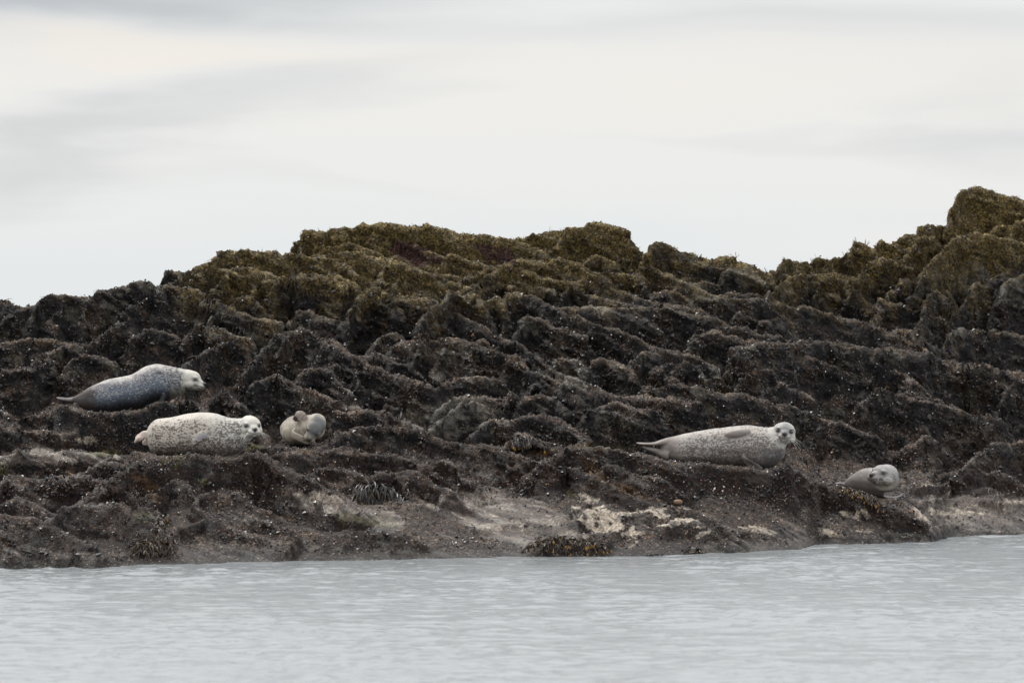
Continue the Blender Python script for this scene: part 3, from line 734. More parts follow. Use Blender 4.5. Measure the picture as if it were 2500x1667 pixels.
# ------------------------------------------------------------------ sea
def sea_material():
    m, k, bs = mat('sea_water')
    pos = k.n('ShaderNodeTexCoord').outputs['Object']
    bs.inputs['Base Color'].default_value = (.228, .247, .262, 1)
    k.put(bs.inputs['Roughness'], k.m('ADD', .12, k.m('MULTIPLY', attr(k, 'open', True), .10))); bs.inputs['IOR'].default_value = 1.333
    mp = k.n('ShaderNodeMapping'); mp.inputs['Scale'].default_value = (.95, 1, 1); k.put(mp.inputs[0], pos)
    h = k.m('ADD', k.noise(mp.outputs[0], 12, 4, .6, .3), k.m('MULTIPLY', k.noise(mp.outputs[0], 2.2, 3, .5), 1.0))
    bp = k.n('ShaderNodeBump'); bp.inputs['Strength'].default_value = .55; bp.inputs['Distance'].default_value = .02
    k.put(bp.inputs['Height'], h); k.t.links.new(bp.outputs[0], bs.inputs['Normal'])
    return m
SEA = sea_material()
wx = np.linspace(-12, 12, 720)
wy = np.concatenate([np.linspace(20, 25, 40)[:-1], np.linspace(25, 48, 600)])
WX, WY = np.meshgrid(wx, wy, indexing='ij')
wa = WX + .10 * fbm(WX, WY, 1, 1.2, 2); wb_ = WY + .10 * fbm(WX, WY, 3, 1.4, 2)
h1 = 1 - np.abs(pn(wa * 1.1, wb_ * 2.2, 3)) * 2
h2 = 1 - np.abs(pn(wa * 3.6 + wb_ * .5, wb_ * 5.0, 8)) * 2
h4 = np.maximum(pn(wa * 1.9 + 3, wb_ * 4.2, 44) + .35 * pn(wa * 5, wb_ * 10, 47) - .22, 0)
h3 = pn(wa * 5.2 - wb_ * 1.2, wb_ * 9, 12)
gust = .55 + .6 * sstep(fbm(WX, WY * .6, 20, .35, 2), -.4, .5)
calm = .75 + .25 * sstep(43.5 - WY, 0, 9)
WZ = (.008 * fbm(WX * .6, WY, 30, .7, 2) + .011 * np.maximum(h1, 0) ** 2.5 + .012 * np.maximum(h2, 0) ** 2 + .0030 * h3 + .030 * h4 - .030 * np.maximum(pn(wa * 2.1 + 9, wb_ * 4.5, 64) - .2, 0)) * gust * calm * .9 - .008
ed = np.minimum(np.minimum(sstep(WX, -12, -11), 1 - sstep(WX, 11, 12)), np.minimum(sstep(WY, 20, 21), 1 - sstep(WY, 47, 48)))
WZ = WZ * ed
wi = np.arange(WX.size).reshape(WX.shape)
wq = np.stack([wi[:-1, :-1], wi[1:, :-1], wi[1:, 1:], wi[:-1, 1:]], -1).reshape(-1, 4)
wc = np.stack([WX, WY, WZ], -1).reshape(-1, 3)
# the rest of the sea, out to the horizon, joined on as coarse quads round the rippled sheet
E = 9000.0; gx = [-E, -300, -40, -12, 12, 40, 300, E]; gy = [-E, -300, 0, 20, 48, 100, 600, E]
ex, nb = [], len(wc)
for a in gx:
    for c_ in gy: ex.append((a, c_, 0))
eq = []
for i in range(7):
    for j in range(7):
        if i == 3 and j == 3: continue
        p0 = nb + i * 8 + j; eq.append((p0, p0 + 8, p0 + 9, p0 + 1))
ush = 1250 + WX * FP / WY; dsh = HC * FP / (vshore(ush) - HZ) - WY
opn = np.concatenate([np.where(dsh > 0, sstep(dsh, .2, 3.0), 1).reshape(-1), np.ones(len(ex))])
sea = np_mesh('sea', np.vstack([wc, np.array(ex)]), np.vstack([wq, np.array(eq)]), SEA, attrs=dict(open=opn))
tag(sea, 'rippled pale grey sea in front of the rocks', kind='structure')

# ------------------------------------------------------------------ seals
def ell(center, axes, radii, nu=28, nv=18):
    """axes: 3 unit vectors; returns verts, faces (quads)"""
    th = np.linspace(0, 2 * np.pi, nu, endpoint=False); ph = np.linspace(.02, np.pi - .02, nv)
    T_, P_ = np.meshgrid(th, ph); l = np.stack([np.sin(P_) * np.cos(T_) * radii[0], np.sin(P_) * np.sin(T_) * radii[1], np.cos(P_) * radii[2]], -1)
    v = (l.reshape(-1, 3) @ np.array(axes)) + np.array(center)
    f = []
    for j in range(nv - 1):
        for i in range(nu):
            f.append((j * nu + i, j * nu + (i + 1) % nu, (j + 1) * nu + (i + 1) % nu, (j + 1) * nu + i))
    f.append(tuple(range(nu))[::-1]); f.append(tuple((nv - 1) * nu + i for i in range(nu)))
    return v, f
def crom(p, n):
    p = np.array(p, float); t = np.linspace(0, len(p) - 1, n); out = []
    for a in t:
        i = min(int(a), len(p) - 2); s = a - i
        p0 = p[max(i - 1, 0)]; p1 = p[i]; p2 = p[i + 1]; p3 = p[min(i + 2, len(p) - 1)]
        out.append(.5 * ((2 * p1) + (-p0 + p2) * s + (2 * p0 - 5 * p1 + 4 * p2 - p3) * s * s + (-p0 + 3 * p1 - 3 * p2 + p3) * s ** 3))
    return np.array(out)
def loft(rows, side=None, n=44, ring=30):
    """rows: (x,y,z, half width along side, half height)"""
    r = crom(rows, n); c = r[:, :3]; wd = np.maximum(r[:, 3], .002); hh = np.maximum(r[:, 4], .002)
    tg = np.gradient(c, axis=0); tg /= np.linalg.norm(tg, axis=1, keepdims=True) + 1e-9
    side = np.array(side if side is not None else (0, 1, 0), float)
    v = []; f = []
    th = np.linspace(0, 2 * np.pi, ring, endpoint=False)
    for i in range(n):
        s = side - tg[i] * (side @ tg[i]); s /= np.linalg.norm(s); u = np.cross(s, tg[i])
        for a in th: v.append(c[i] + s * math.cos(a) * wd[i] + u * math.sin(a) * hh[i])
    for i in range(n - 1):
        for j in range(ring):
            f.append((i * ring + j, i * ring + (j + 1) % ring, (i + 1) * ring + (j + 1) % ring, (i + 1) * ring + j))
    f.append(tuple(range(ring))[::-1]); f.append(tuple((n - 1) * ring + j for j in range(ring)))
    return np.array(v), f
def fuse(parts, vox=.0072, smooth=7):
    vs_, fs_ = [], []; o_ = 0
    for v, f in parts:
        vs_ += [tuple(q) for q in v]; fs_ += [tuple(i + o_ for i in q) for q in f]; o_ += len(v)
    me = bpy.data.meshes.new('tmp'); me.from_pydata(vs_, [], fs_); ob = bpy.data.objects.new('tmp', me); C.collection.objects.link(ob)
    rm = ob.modifiers.new('r', 'REMESH'); rm.mode = 'VOXEL'; rm.voxel_size = vox
    sm = ob.modifiers.new('s', 'SMOOTH'); sm.factor = .5; sm.iterations = smooth
    dg = bpy.context.evaluated_depsgraph_get(); out = bpy.data.meshes.new_from_object(ob.evaluated_get(dg))
    bpy.data.objects.remove(ob); bpy.data.meshes.remove(me)
    return out
def frame(f, u):
    f = np.array(f, float); f /= np.linalg.norm(f); u = np.array(u, float); r = np.cross(f, u); r /= np.linalg.norm(r); u = np.cross(r, f)
    return r, u, f
def head_parts(c, fr, s=1.0):
    r, u, f = fr; c = np.array(c)
    at = lambda a, b_, d_: c + (r * a + u * b_ + f * d_) * s
    E_ = lambda p, q: ell(at(*p), (r, u, f), [k * s for k in q])
    P_ = [E_((0, 0, -.01), (.106, .098, .122)), E_((0, .018, .03), (.088, .078, .10)), E_((0, -.010, .085), (.064, .054, .080)),
          E_((.026, -.034, .150), (.035, .031, .036)), E_((-.026, -.034, .150), (.035, .031, .036)), E_((0, -.008, .150), (.028, .027, .038)),
          E_((0, -.062, .118), (.037, .022, .045)), E_((0, -.045, .03), (.078, .06, .09))]
    for q in (1, -1):
        P_.append(E_((.055 * q, .040, .082), (.026, .016, .03)))
        P_.append(E_((.070 * q, -.038, .035), (.040, .045, .06)))
    return P_
def fur_material(name, spotc, scale=1.0, stretch=(.6, 1, 1.1), lightc=None):
    m, k, bs = mat(name)
    pos = k.n('ShaderNodeTexCoord').outputs['Object']
    mp = k.n('ShaderNodeMapping'); mp.inputs['Scale'].default_value = stretch; k.put(mp.inputs[0], pos)
    c = attr(k, 'coat'); sd = attr(k, 'spot', True); ld = attr(k, 'fleck', True); nk = attr(k, 'mask', True)
    a1 = k.noise(mp.outputs[0], 46 * scale, 3, .6, .5); a2 = k.noise(mp.outputs[0], 18 * scale, 3, .6, .3)
    a = k.m('ADD', k.m('MULTIPLY', a1, .68), k.m('MULTIPLY', a2, .32))
    thr = k.m('SUBTRACT', .655, k.m('MULTIPLY', sd, .20))
    sm = k.m('MULTIPLY', k.mr(k.m('SUBTRACT', a, thr), -.02, .045, 0, 1), k.mr(sd, 0, .12, 0, 1))
    fine = k.noise(pos, 120, 3, .6)
    val = k.mr(fine, .3, .7, .86, 1.12, False); sc = k.n('ShaderNodeVectorMath', operation='SCALE'); k.put(sc.inputs[0], c); k.put(sc.inputs['Scale'], val)
    col = k.mix(k.m('MULTIPLY', sm, .85), sc.outputs[0], spotc)
    mp2 = k.n('ShaderNodeMapping'); mp2.inputs['Rotation'].default_value = (0, R(-18), 0); mp2.inputs['Scale'].default_value = (.55, 1, 1.1); mp2.inputs['Location'].default_value = (3, 2, 1); k.put(mp2.inputs[0], pos)
    b1 = k.noise(mp2.outputs[0], 80, 3, .6, .4)
    lm = k.mr(k.m('SUBTRACT', b1, k.m('SUBTRACT', .72, k.m('MULTIPLY', ld, .22))), -.01, .04, 0, 1)
    col = k.mix(k.m('MULTIPLY', k.m('MULTIPLY', lm, k.mr(ld, 0, .1, 0, 1)), .5), col, lightc or (.5, .48, .44, 1))
    col = k.mix(nk, col, (.02, .018, .02, 1))
    k.put(bs.inputs['Base Color'], col); bs.inputs['Roughness'].default_value = .55; bs.inputs['Specular IOR Level'].default_value = .3
    bs.inputs['Sheen Weight'].default_value = .12; bs.inputs['Sheen Roughness'].default_value = .4
    bp = k.n('ShaderNodeBump'); bp.inputs['Strength'].default_value = .35; bp.inputs['Distance'].default_value = .006
    k.put(bp.inputs['Height'], k.m('ADD', a2, k.m('MULTIPLY', fine, .5))); k.t.links.new(bp.outputs[0], bs.inputs['Normal'])
    return m
def plain(name, c, rough, spec=.5, coat=0):
    m, k, bs = mat(name); bs.inputs['Roughness'].default_value = rough; bs.inputs['Specular IOR Level'].default_value = spec; bs.inputs['Coat Weight'].default_value = coat
    pos = k.n('ShaderNodeTexCoord').outputs['Object']; n_ = k.noise(pos, 60, 2)
    k.put(bs.inputs['Base Color'], k.mix(k.mr(n_, .3, .7, 0, 1), tuple(x * .8 for x in c) + (1,), tuple(x * 1.15 for x in c) + (1,)))
    return m
EYE = plain('wet_eye', (.008, .007, .008), .08, .6, 1.0); NOSE = plain('wet_nose', (.022, .020, .022), .35, .5); WHISK = plain('whisker_hair', (.82, .78, .72), .5)
def mesh_from(name, v, f, m, parent, smooth=True):
    me = bpy.data.meshes.new(name); me.from_pydata([tuple(q) for q in v], [], [tuple(q) for q in f]); me.materials.append(m)
    me.polygons.foreach_set('use_smooth', np.full(len(me.polygons), smooth, bool)); me.update()
    return link(bpy.data.objects.new(name, me), parent)
def vnoise(p, f, o=3): return fbm(p[:, 0], p[:, 1], p[:, 2], f, o)
def build_seal(k, label, base, parts, head, coat_fn, furmat, eyes=True, whisk=(9, .10), eye_r=.019, hs=1.0, lids=False):
    """base: world point; parts in world coordinates"""
    root = empty('seal', base); tag(root, label, 'seal', 'seals hauled out on the rocks')
    base = np.array(base); hc, hf_, hu = head; fr = frame(hf_, hu); hc = np.array(hc)
    me = fuse(parts + head_parts(hc, fr, hs))
    n = len(me.vertices); v = np.empty(n * 3, np.float32); me.vertices.foreach_get('co', v); v = v.reshape(-1, 3).astype(float)
    hl = ((v - hc) @ np.array(fr).T) / hs                       # head-local right, up, forward
    nn = np.empty(n * 3, np.float32); me.vertices.foreach_get('normal', nn); nn = nn.reshape(-1, 3)
    # sculpt: nostril hollow, mouth line, fur folds
    mouth = np.exp(-((hl[:, 1] + .052 - .25 * np.abs(hl[:, 0])) / .0045) ** 2) * (hl[:, 2] > .075) * (np.abs(hl[:, 0]) < .062)
    socket = sum(np.exp(-(((hl[:, 0] - q * .060) / .022) ** 2 + ((hl[:, 1] - .018) / .017) ** 2)) * (hl[:, 2] > .04) for q in (1, -1))
    v = v - nn * (mouth * .006 + socket * .007)[:, None] * hs
    v = v + nn * (.0025 * vnoise(v, 9, 2))[:, None]
    rr_ = np.linalg.norm(v - hc, axis=1) / hs; wv_ = .012 * vnoise(v, 6, 2)
    cre = sum(np.exp(-((rr_ + wv_ - r0) / .007) ** 2) * a0 for r0, a0 in ((.158, 1), (.195, .8), (.24, .5))) * (hl[:, 2] < .06)
    v = v - nn * (.0055 * cre + .004 * (sstep(vnoise(v * np.array((.5, 1, 1.6)), 7, 2), -.3, .3) - .5))[:, None]
    coat, spot, fleck, mask = coat_fn(v, hl, nn); coat = coat * (.74 * (1 - .22 * np.clip(cre, 0, 1)))[:, None]
    mouthc = np.clip(mouth * (hl[:, 2] > .08) * .55, 0, 1)
    ring = sum(np.exp(-(((hl[:, 0] - q * .060) / .021) ** 2 + ((hl[:, 1] - .018) / .017) ** 2) ** 1.5) * (hl[:, 2] > .04) for q in (1, -1)) * (.8 if not lids else .6)
    nosec = np.exp(-((hl[:, 0] / .024) ** 2 + ((hl[:, 1] + .006) / .022) ** 2) ** 2) * (hl[:, 2] > .14)
    ears = sum(np.exp(-(((hl[:, 0] - q * .098) / .02) ** 2 + ((hl[:, 1] - .005) / .007) ** 2 + ((hl[:, 2] + .01) / .009) ** 2)) for q in (1, -1)) * .8
    nosec = np.maximum(nosec, np.exp(-((np.abs(hl[:, 0]) / .03) ** 2 + ((hl[:, 1] + .004) / .018) ** 2) ** 2) * (hl[:, 2] > .155))
    mask = np.clip(np.maximum.reduce([mask, mouthc, ring, nosec, ears]), 0, 1)
    me.vertices.foreach_set('co', (v - base).astype(np.float32).ravel()); me.update()
    me.polygons.foreach_set('use_smooth', np.full(len(me.polygons), True, bool))
    add_attr(me, 'coat', coat); add_attr(me, 'spot', spot); add_attr(me, 'fleck', fleck); add_attr(me, 'mask', mask)
    me.materials.clear(); me.materials.append(furmat); me.name = 'body'
    body = link(bpy.data.objects.new('body', me), root)
    r, u, f = fr; at = lambda a, b_, d_: hc - base + (r * a + u * b_ + f * d_) * hs
    if eyes:
        for q in (1, -1):
            vv_, ff = ell(at(q * .060, .018, .0855 + (.006 if lids else 0)), (r, u, f), (eye_r * hs, eye_r * (.35 if lids else .92) * hs, eye_r * hs), 16, 10)
            mesh_from('eye', vv_, ff, EYE, root)
    vv_, ff = ell(at(0, -.002, .186), (r, u, f), (.019 * hs, .013 * hs, .009 * hs), 16, 10); V1 = [vv_]; F1 = list(ff)
    vv_, ff = ell(at(0, -.018, .183), (r, u, f), (.008 * hs, .012 * hs, .008 * hs), 12, 8); F1 += [tuple(i + len(V1[0]) for i in q) for q in ff]; V1.append(vv_)
    mesh_from('nose', np.vstack(V1), F1, NOSE, root)
    if whisk[0]:
        WV, WF = [], []
        for q in (1, -1):
            for i in range(whisk[0]):
                a0 = at(q * (.034 + .02 * random.random()), -.022 - .03 * random.random(), .158 - .02 * random.random())
                dr = r * q * (1 + .3 * random.random()) + u * random.uniform(-.9, .35) + f * random.uniform(-.1, .7); dr /= np.linalg.norm(dr)
                ln = whisk[1] * random.uniform(.7, 1.2); pr = None
                for s in range(6):
                    t = s / 5; p = a0 + dr * ln * t + np.array([0, 0, -.55 * ln * t * t]); wd = .0011 * (1 - .6 * t)
                    n0 = len(WV); WV += [p + u * wd, p + f * wd - u * wd, p - f * wd - u * wd]
                    if pr is not None:
                        for e in range(3): WF.append((pr + e, pr + (e + 1) % 3, n0 + (e + 1) % 3, n0 + e))
                    pr = n0
        tag(mesh_from('whiskers', WV, WF, WHISK, root), kind='stuff')
    return root
def outline_loft(top, bot, Yc, us, wk, ydrift=None, n=60, expand=1.0):
    """body whose side view follows traced top and bottom lines"""
    top = np.array(top, float); bot = np.array(bot, float); rows = []
    for i, u in enumerate(us):
        y = Yc + (ydrift[i] if ydrift is not None else 0)
        a = np.interp(u, top[:, 0], top[:, 1]); c = np.interp(u, bot[:, 0], bot[:, 1])
        p = P(u, (a + c) / 2, y); h = (c - a) / 2 * y / FP
        rows.append((p[0], p[1], p[2], h * wk[i] * expand, h * expand))
    # sections stay upright: use x as tangent
    r = crom(rows, n); v = []; f = []; ring = 34; th = np.linspace(0, 2 * np.pi, ring, endpoint=False)
    for i in range(n):
        for a in th:
            ca, sa_ = math.cos(a), math.sin(a)
            e = 0.92
            v.append((r[i, 0], r[i, 1] + np.sign(ca) * abs(ca) ** e * r[i, 3], r[i, 2] + np.sign(sa_) * abs(sa_) ** e * r[i, 4]))
    for i in range(n - 1):
        for j in range(ring):
            f.append((i * ring + j, i * ring + (j + 1) % ring, (i + 1) * ring + (j + 1) % ring, (i + 1) * ring + j))
    f.append(tuple(range(ring))[::-1]); f.append(tuple((n - 1) * ring + j for j in range(ring)))
    return np.array(v), f
def flip(pts, Ys, wid, thick, side, n=22):
    """flipper along traced points; wid across 'side', thick the other way (metres)"""
    return loft([(*P(u, v, y), w_, t_) for (u, v), y, w_, t_ in zip(pts, Ys, wid, thick)], side=side, n=n, ring=20)
def digits(pts, Ys, width, side, k=5, n=12):
    out = []
    return out

# --- seal 1: grey-blue seal behind, seen in profile
Y = YS[1]
top = [(150, 972), (179, 968), (197, 960), (216, 947), (245, 933), (268, 925), (298, 919), (320, 914), (338, 904), (357, 894), (379, 889), (393, 890), (414, 894), (438, 898), (455, 901)]
bot = [(150, 981), (179, 988), (197, 996), (216, 1002), (245, 1007), (268, 1009), (298, 1003), (320, 1001), (338, 999), (357, 993), (379, 983), (393, 980), (414, 979), (430, 972), (455, 956)]
us = [160, 179, 197, 216, 245, 268, 298, 320, 338, 357, 379, 393, 410, 425, 440, 452]
parts = [outline_loft(top, bot, Y, us, [.9] * 4 + [.95] * 12, [.08, .06, .04, .02] + [0] * 8 + [-.01, -.02, -.03, -.03])]
parts.append(loft([(*P(410, 932, Y), .15, .17), (*P(430, 928, Y - .02), .115, .125), (*P(448, 927, Y - .03), .113, .118), (*P(466, 929, Y - .03), .09, .10)]))
parts.append(flip([(178, 978), (165, 976), (150, 973), (138, 970)], [Y + .05] * 4, [.05, .055, .06, .03], [.03, .018, .012, .008], (0, 1, .2)))
parts.append(flip([(185, 988), (190, 1000), (205, 1012), (225, 1019)], [Y - .08, Y - .12, Y - .15, Y - .18], [.05, .055, .05, .03], [.03, .02, .015, .01], (0, 1, .3)))
parts.append(flip([(400, 968), (390, 980), (372, 988), (355, 993)], [Y - .13, Y - .18, Y - .2, Y - .2], [.05, .055, .05, .03], [.03, .018, .014, .01], (.3, .8, .4)))
hc = P(459, 926, Y - .03)
def coat1(v, hl, nn):
    n_ = vnoise(v, 5, 3); n2_ = vnoise(v, 16, 2)
    u = 1250 + v[:, 0] * FP / v[:, 1]; vv_ = HZ + (HC - v[:, 2]) * FP / v[:, 1]
    tp = np.interp(u, [t[0] for t in top], [t[1] for t in top]); bt = np.interp(u, [t[0] for t in bot], [t[1] for t in bot])
    h = (bt - vv_) / (bt - tp + 1e-6) + .05 * n_
    c = np.ones((len(v), 3)) * np.array((.12, .15, .205))
    def L_(c, col_, m_): return c * (1 - m_[:, None]) + np.array(col_) * m_[:, None]
    c = L_(c, (.23, .22, .24), sstep(h + .1 * n_, .55, .9))
    c = L_(c, (.52, .49, .45), sstep(h + .15 * n2_, .84, 1.04))
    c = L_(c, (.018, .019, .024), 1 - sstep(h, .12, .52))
    c = L_(c, (.060, .045, .040), (1 - sstep(u + 12 * n2_, 215, 250)) * .9)
    c = L_(c, (.16, .20, .26), np.exp(-((u - 402) / 28) ** 2 - ((vv_ - 930) / 17) ** 2) * .8)
    hd = sstep(u + 12 * n2_ + .25 * (vv_ - 920), 412, 462)
    c = L_(c, (.66, .64, .58), hd * sstep(1 - (vv_ - 930) / 40, .2, 1) )
    c = L_(c, (.40, .38, .30), hd * sstep(vv_ + 4 * n_, 935, 955) * .7)
    hole = np.exp(-(((u - 389) / 8) ** 2 + ((vv_ - 910) / 4.5) ** 2) ** 1.5) * .85
    hole = np.maximum(hole, np.exp(-(((u - 438) / 5) ** 2 + ((vv_ - 941) / 6) ** 2)) * .6)
    spot = .55 * sstep(u, 380, 420) * (1 - sstep(u, 440, 455)) + .40 * (1 - hd) * sstep(h, .2, .6)
    fleck = .85 * (1 - hd) * (.35 + .65 * sstep(h, .1, .6)) * sstep(u, 190, 250)
    return c, spot, fleck, hole
build_seal(1, 'dark blue grey seal with pale head in profile, lying behind the cream white seal', P(290, 1003, Y), parts,
           (hc, (.95, -.24, -.24), (.1, -.02, 1)), coat1, fur_material('blue_grey_fur', (.03, .032, .04, 1), 1.25), whisk=(0, .05), eye_r=.015, hs=1.1)

# --- seal 2: cream white spotted seal
Y = YS[2]
top = [(356, 1062), (359, 1050), (365, 1038), (377, 1026), (389, 1022), (408, 1021), (438, 1016), (453, 1011), (471, 1008), (496, 1007), (523, 1009), (539, 1013), (557, 1019), (575, 1020), (590, 1021), (604, 1025)]
bot = [(356, 1070), (360, 1082), (366, 1096), (374, 1105), (384, 1110), (423, 1110), (459, 1105), (488, 1106), (511, 1111), (530, 1116), (551, 1118), (575, 1112), (593, 1100), (604, 1088)]
us = [357, 361, 366, 374, 384, 400, 423, 450, 475, 500, 525, 545, 562, 578, 592, 603]
parts = [outline_loft(top, bot, Y, us, [1.15] * 3 + [1.0] * 8 + [.95] * 5, [.06, .05, .04, .03] + [.01] * 6 + [0, -.01, -.02, -.03, -.04, -.05], expand=1.01)]
parts.append(loft([(*P(560, 1066, Y), .18, .19), (*P(585, 1056, Y - .04), .15, .15), (*P(603, 1047, Y - .06), .12, .12), (*P(612, 1043, Y - .07), .10, .10)]))
parts.append(flip([(362, 1062), (350, 1062), (341, 1068), (332, 1073)], [Y - .02] * 4, [.05, .045, .05, .03], [.035, .028, .030, .02], (.5, .3, .8)))
parts.append(flip([(341, 1068), (334, 1074), (329, 1081)], [Y - .03] * 3, [.03, .035, .02], [.02, .018, .010], (0, 1, 0)))
parts.append(flip([(366, 1075), (355, 1080), (347, 1083)], [Y + .05] * 3, [.05, .04, .02], [.02, .02, .01], (.3, .3, .8)))
parts.append(flip([(514, 1055), (500, 1060), (486, 1067), (473, 1077), (466, 1083)], [Y - .185, Y - .215, Y - .22, Y - .215, Y - .205], [.028, .042, .048, .042, .02], [.026, .024, .016, .011, .007], (.45, -.15, -.85)))
for q in range(5):
    parts.append(flip([(482, 1066 + q), (474 - q * .5 + 2.2 * q, 1074 + 1.2 * q), (464 + q * 3.2, 1080 + 1.2 * q)], [Y - .225, Y - .222, Y - .21], [.009, .008, .004], [.009, .008, .004], (0, 1, 0), n=10))
parts.append(flip([(524, 1106), (538, 1117), (550, 1121), (566, 1117), (578, 1110)], [Y - .08, Y - .12, Y - .14, Y - .12, Y - .08], [.04, .05, .05, .05, .03], [.02, .013, .012, .012, .008], (0, .9, .35)))
hc = P(610, 1040, Y - .08)
def coat2(v, hl, nn):
    n_ = vnoise(v, 4, 3); n2_ = vnoise(v, 15, 2)
    u = 1250 + v[:, 0] * FP / v[:, 1]; vv_ = HZ + (HC - v[:, 2]) * FP / v[:, 1]
    c = np.ones((len(v), 3)) * np.array((.62, .565, .50))
    def L_(c, col_, m_): return c * (1 - m_[:, None]) + np.array(col_) * m_[:, None]
    c = L_(c, (.60, .60, .57), sstep(u, 480, 560) * .8)
    c = L_(c, (.46, .37, .30), sstep(vv_ + 10 * n_, 1085, 1110) * .6)
    c = L_(c, (.13, .135, .13), sstep(u + 10 * n_, 520, 570) * sstep(vv_ + 8 * n_, 1072, 1102) * .75)
    fl = np.exp(-(((u - 492) / 20) ** 2 + ((vv_ - 1066 + (u - 492) * .45) / 8.5) ** 2) ** 1.5) * (v[:, 1] < YS[2] - .16)
    c = L_(c, (.28, .28, .33), fl * .8)
    c = L_(c, (.60, .47, .42), (1 - sstep(u, 350, 362)) * .8)
    hd = sstep(u + 3 * n2_, 588, 600) * sstep(1080 - vv_, 0, 12)
    c = L_(c, (.68, .66, .60), hd * .85)
    spot = .74 + .12 * n_ + .28 * sstep(vv_, 1060, 1105) + .30 * np.exp(-((u - 578) / 16) ** 2) + .22 * sstep(u, 510, 580) * sstep(vv_, 1060, 1100)
    spot = spot * (1 - .9 * hd) * (1 - fl * .8) * (1 - .55 * (1 - sstep(vv_, 1012, 1040))) * sstep(u, 352, 375)
    return c, np.clip(spot, 0, 1), 0 * spot, 0 * spot + .6 * np.exp(-(((u - 511) / 5) ** 2 + ((vv_ - 1058) / 4) ** 2))
build_seal(2, 'plump cream white seal with dark specks, left of the small curled tan seal', P(480, 1107, Y), parts,
           (hc, (.33, -.93, -.13), (.02, -.12, 1)), coat2, fur_material('cream_spotted_fur', (.075, .055, .048, 1), 1.15, (.8, 1, 1.1)), whisk=(9, .10), eye_r=.021, hs=1.13)

# --- seal 3: small seal end-on, dozing with its chin down and a flipper raised
Y = YS[3]
c0 = lambda u, v, dy: P(u, v, Y + dy)
parts = [loft([(*c0(748, 1056, -.02), .08, .08), (*c0(742, 1052, .05), .165, .135), (*c0(735, 1050, .2), .215, .165), (*c0(731, 1050, .45), .215, .160), (*c0(726, 1056, .8), .16, .12), (*c0(722, 1064, 1.1), .09, .07), (*c0(720, 1072, 1.25), .03, .03)], side=(1, 0, 0)),
         ell(c0(772, 1045, .10), np.eye(3), (.10, .12, .125)), ell(c0(715, 1056, .14), np.eye(3), (.125, .15, .135)), ell(c0(752, 1048, .02), np.eye(3), (.13, .13, .135)),
         loft([(*c0(748, 1040, .12), .14, .12), (*c0(760, 1038, .02), .12, .115), (*c0(768, 1040, -.05), .10, .10)], side=(1, 0, 0))]
parts.append(flip([(742, 1034), (737, 1022), (734, 1011), (736, 1003)], [Y - .05, Y - .06, Y - .05, Y - .02], [.058, .068, .070, .040], [.03, .018, .014, .010], (1, .15, .1)))
parts.append(flip([(727, 1028), (722, 1022), (719, 1013)], [Y - .05, Y - .08, Y - .09], [.05, .055, .028], [.014, .010, .008], (.5, -.8, .1)))
parts.append(flip([(722, 1052), (714, 1060), (730, 1068), (748, 1077), (756, 1081)], [Y - .06, Y - .11, Y - .14, Y - .15, Y - .15], [.05, .040, .042, .034, .015], [.02, .016, .014, .012, .008], (.3, -.2, 1)))
hc = P(770, 1038, Y - .1)
def coat3(v, hl, nn):
    n_ = vnoise(v, 5, 3); n2_ = vnoise(v, 16, 2)
    u = 1250 + v[:, 0] * FP / v[:, 1]; vv_ = HZ + (HC - v[:, 2]) * FP / v[:, 1]
    c = np.ones((len(v), 3)) * np.array((.50, .455, .375))
    def L_(c, col_, m_): return c * (1 - m_[:, None]) + np.array(col_) * m_[:, None]
    c = L_(c, (.22, .19, .14), sstep(vv_ + 8 * n_, 1060, 1085) * .7)
    hd = 1 - sstep(np.linalg.norm(hl - np.array((0, .01, .03)), axis=1) + .012 * n2_, .10, .155)
    cap = sstep(hl[:, 1] + .015 * n2_, -.03, .03) * hd
    c = L_(c, (.13, .145, .165), cap * .85 * (1 - sstep(hl[:, 0] + .015 * n2_, .02, .10)))
    c = L_(c, (.44, .40, .38), cap * sstep(n2_ * .5 + hl[:, 0] * 8, .4, 1.2) * .6)
    c = L_(c, (.50, .42, .33), hd * (1 - sstep(hl[:, 1], -.05, -.01)) * .8)
    c = L_(c, (.24, .19, .17), (1 - sstep(vv_, 1022, 1034)) * (u < 754) * .75)
    c = L_(c, (.05, .03, .022), np.exp(-((u - 721) / 6) ** 2 - ((vv_ - 1021) / 9) ** 2) * .9)
    st_ = .5 + .5 * np.sin((vv_ - u * .45) * 1.6)
    fl = np.exp(-(((u - 735) / 24) ** 2 + ((vv_ - 1069 - (u - 735) * .42) / 6) ** 2) ** 2)
    c = L_(c, (.16, .13, .10), fl * st_ * .7)
    return c, .30 + .15 * n_, 0 * n_, 0 * n_
f3 = np.array((-.07, -.11, -.165)); u3 = np.array((.28, -.62, .42))
build_seal(3, 'small tan seal seen end-on with one flipper raised and head down', P(735, 1084, Y), parts,
           (hc, f3, u3), coat3, fur_material('tan_fur', (.10, .085, .07, 1), 1.0), whisk=(5, .05), eye_r=.017, lids=True, hs=1.08)

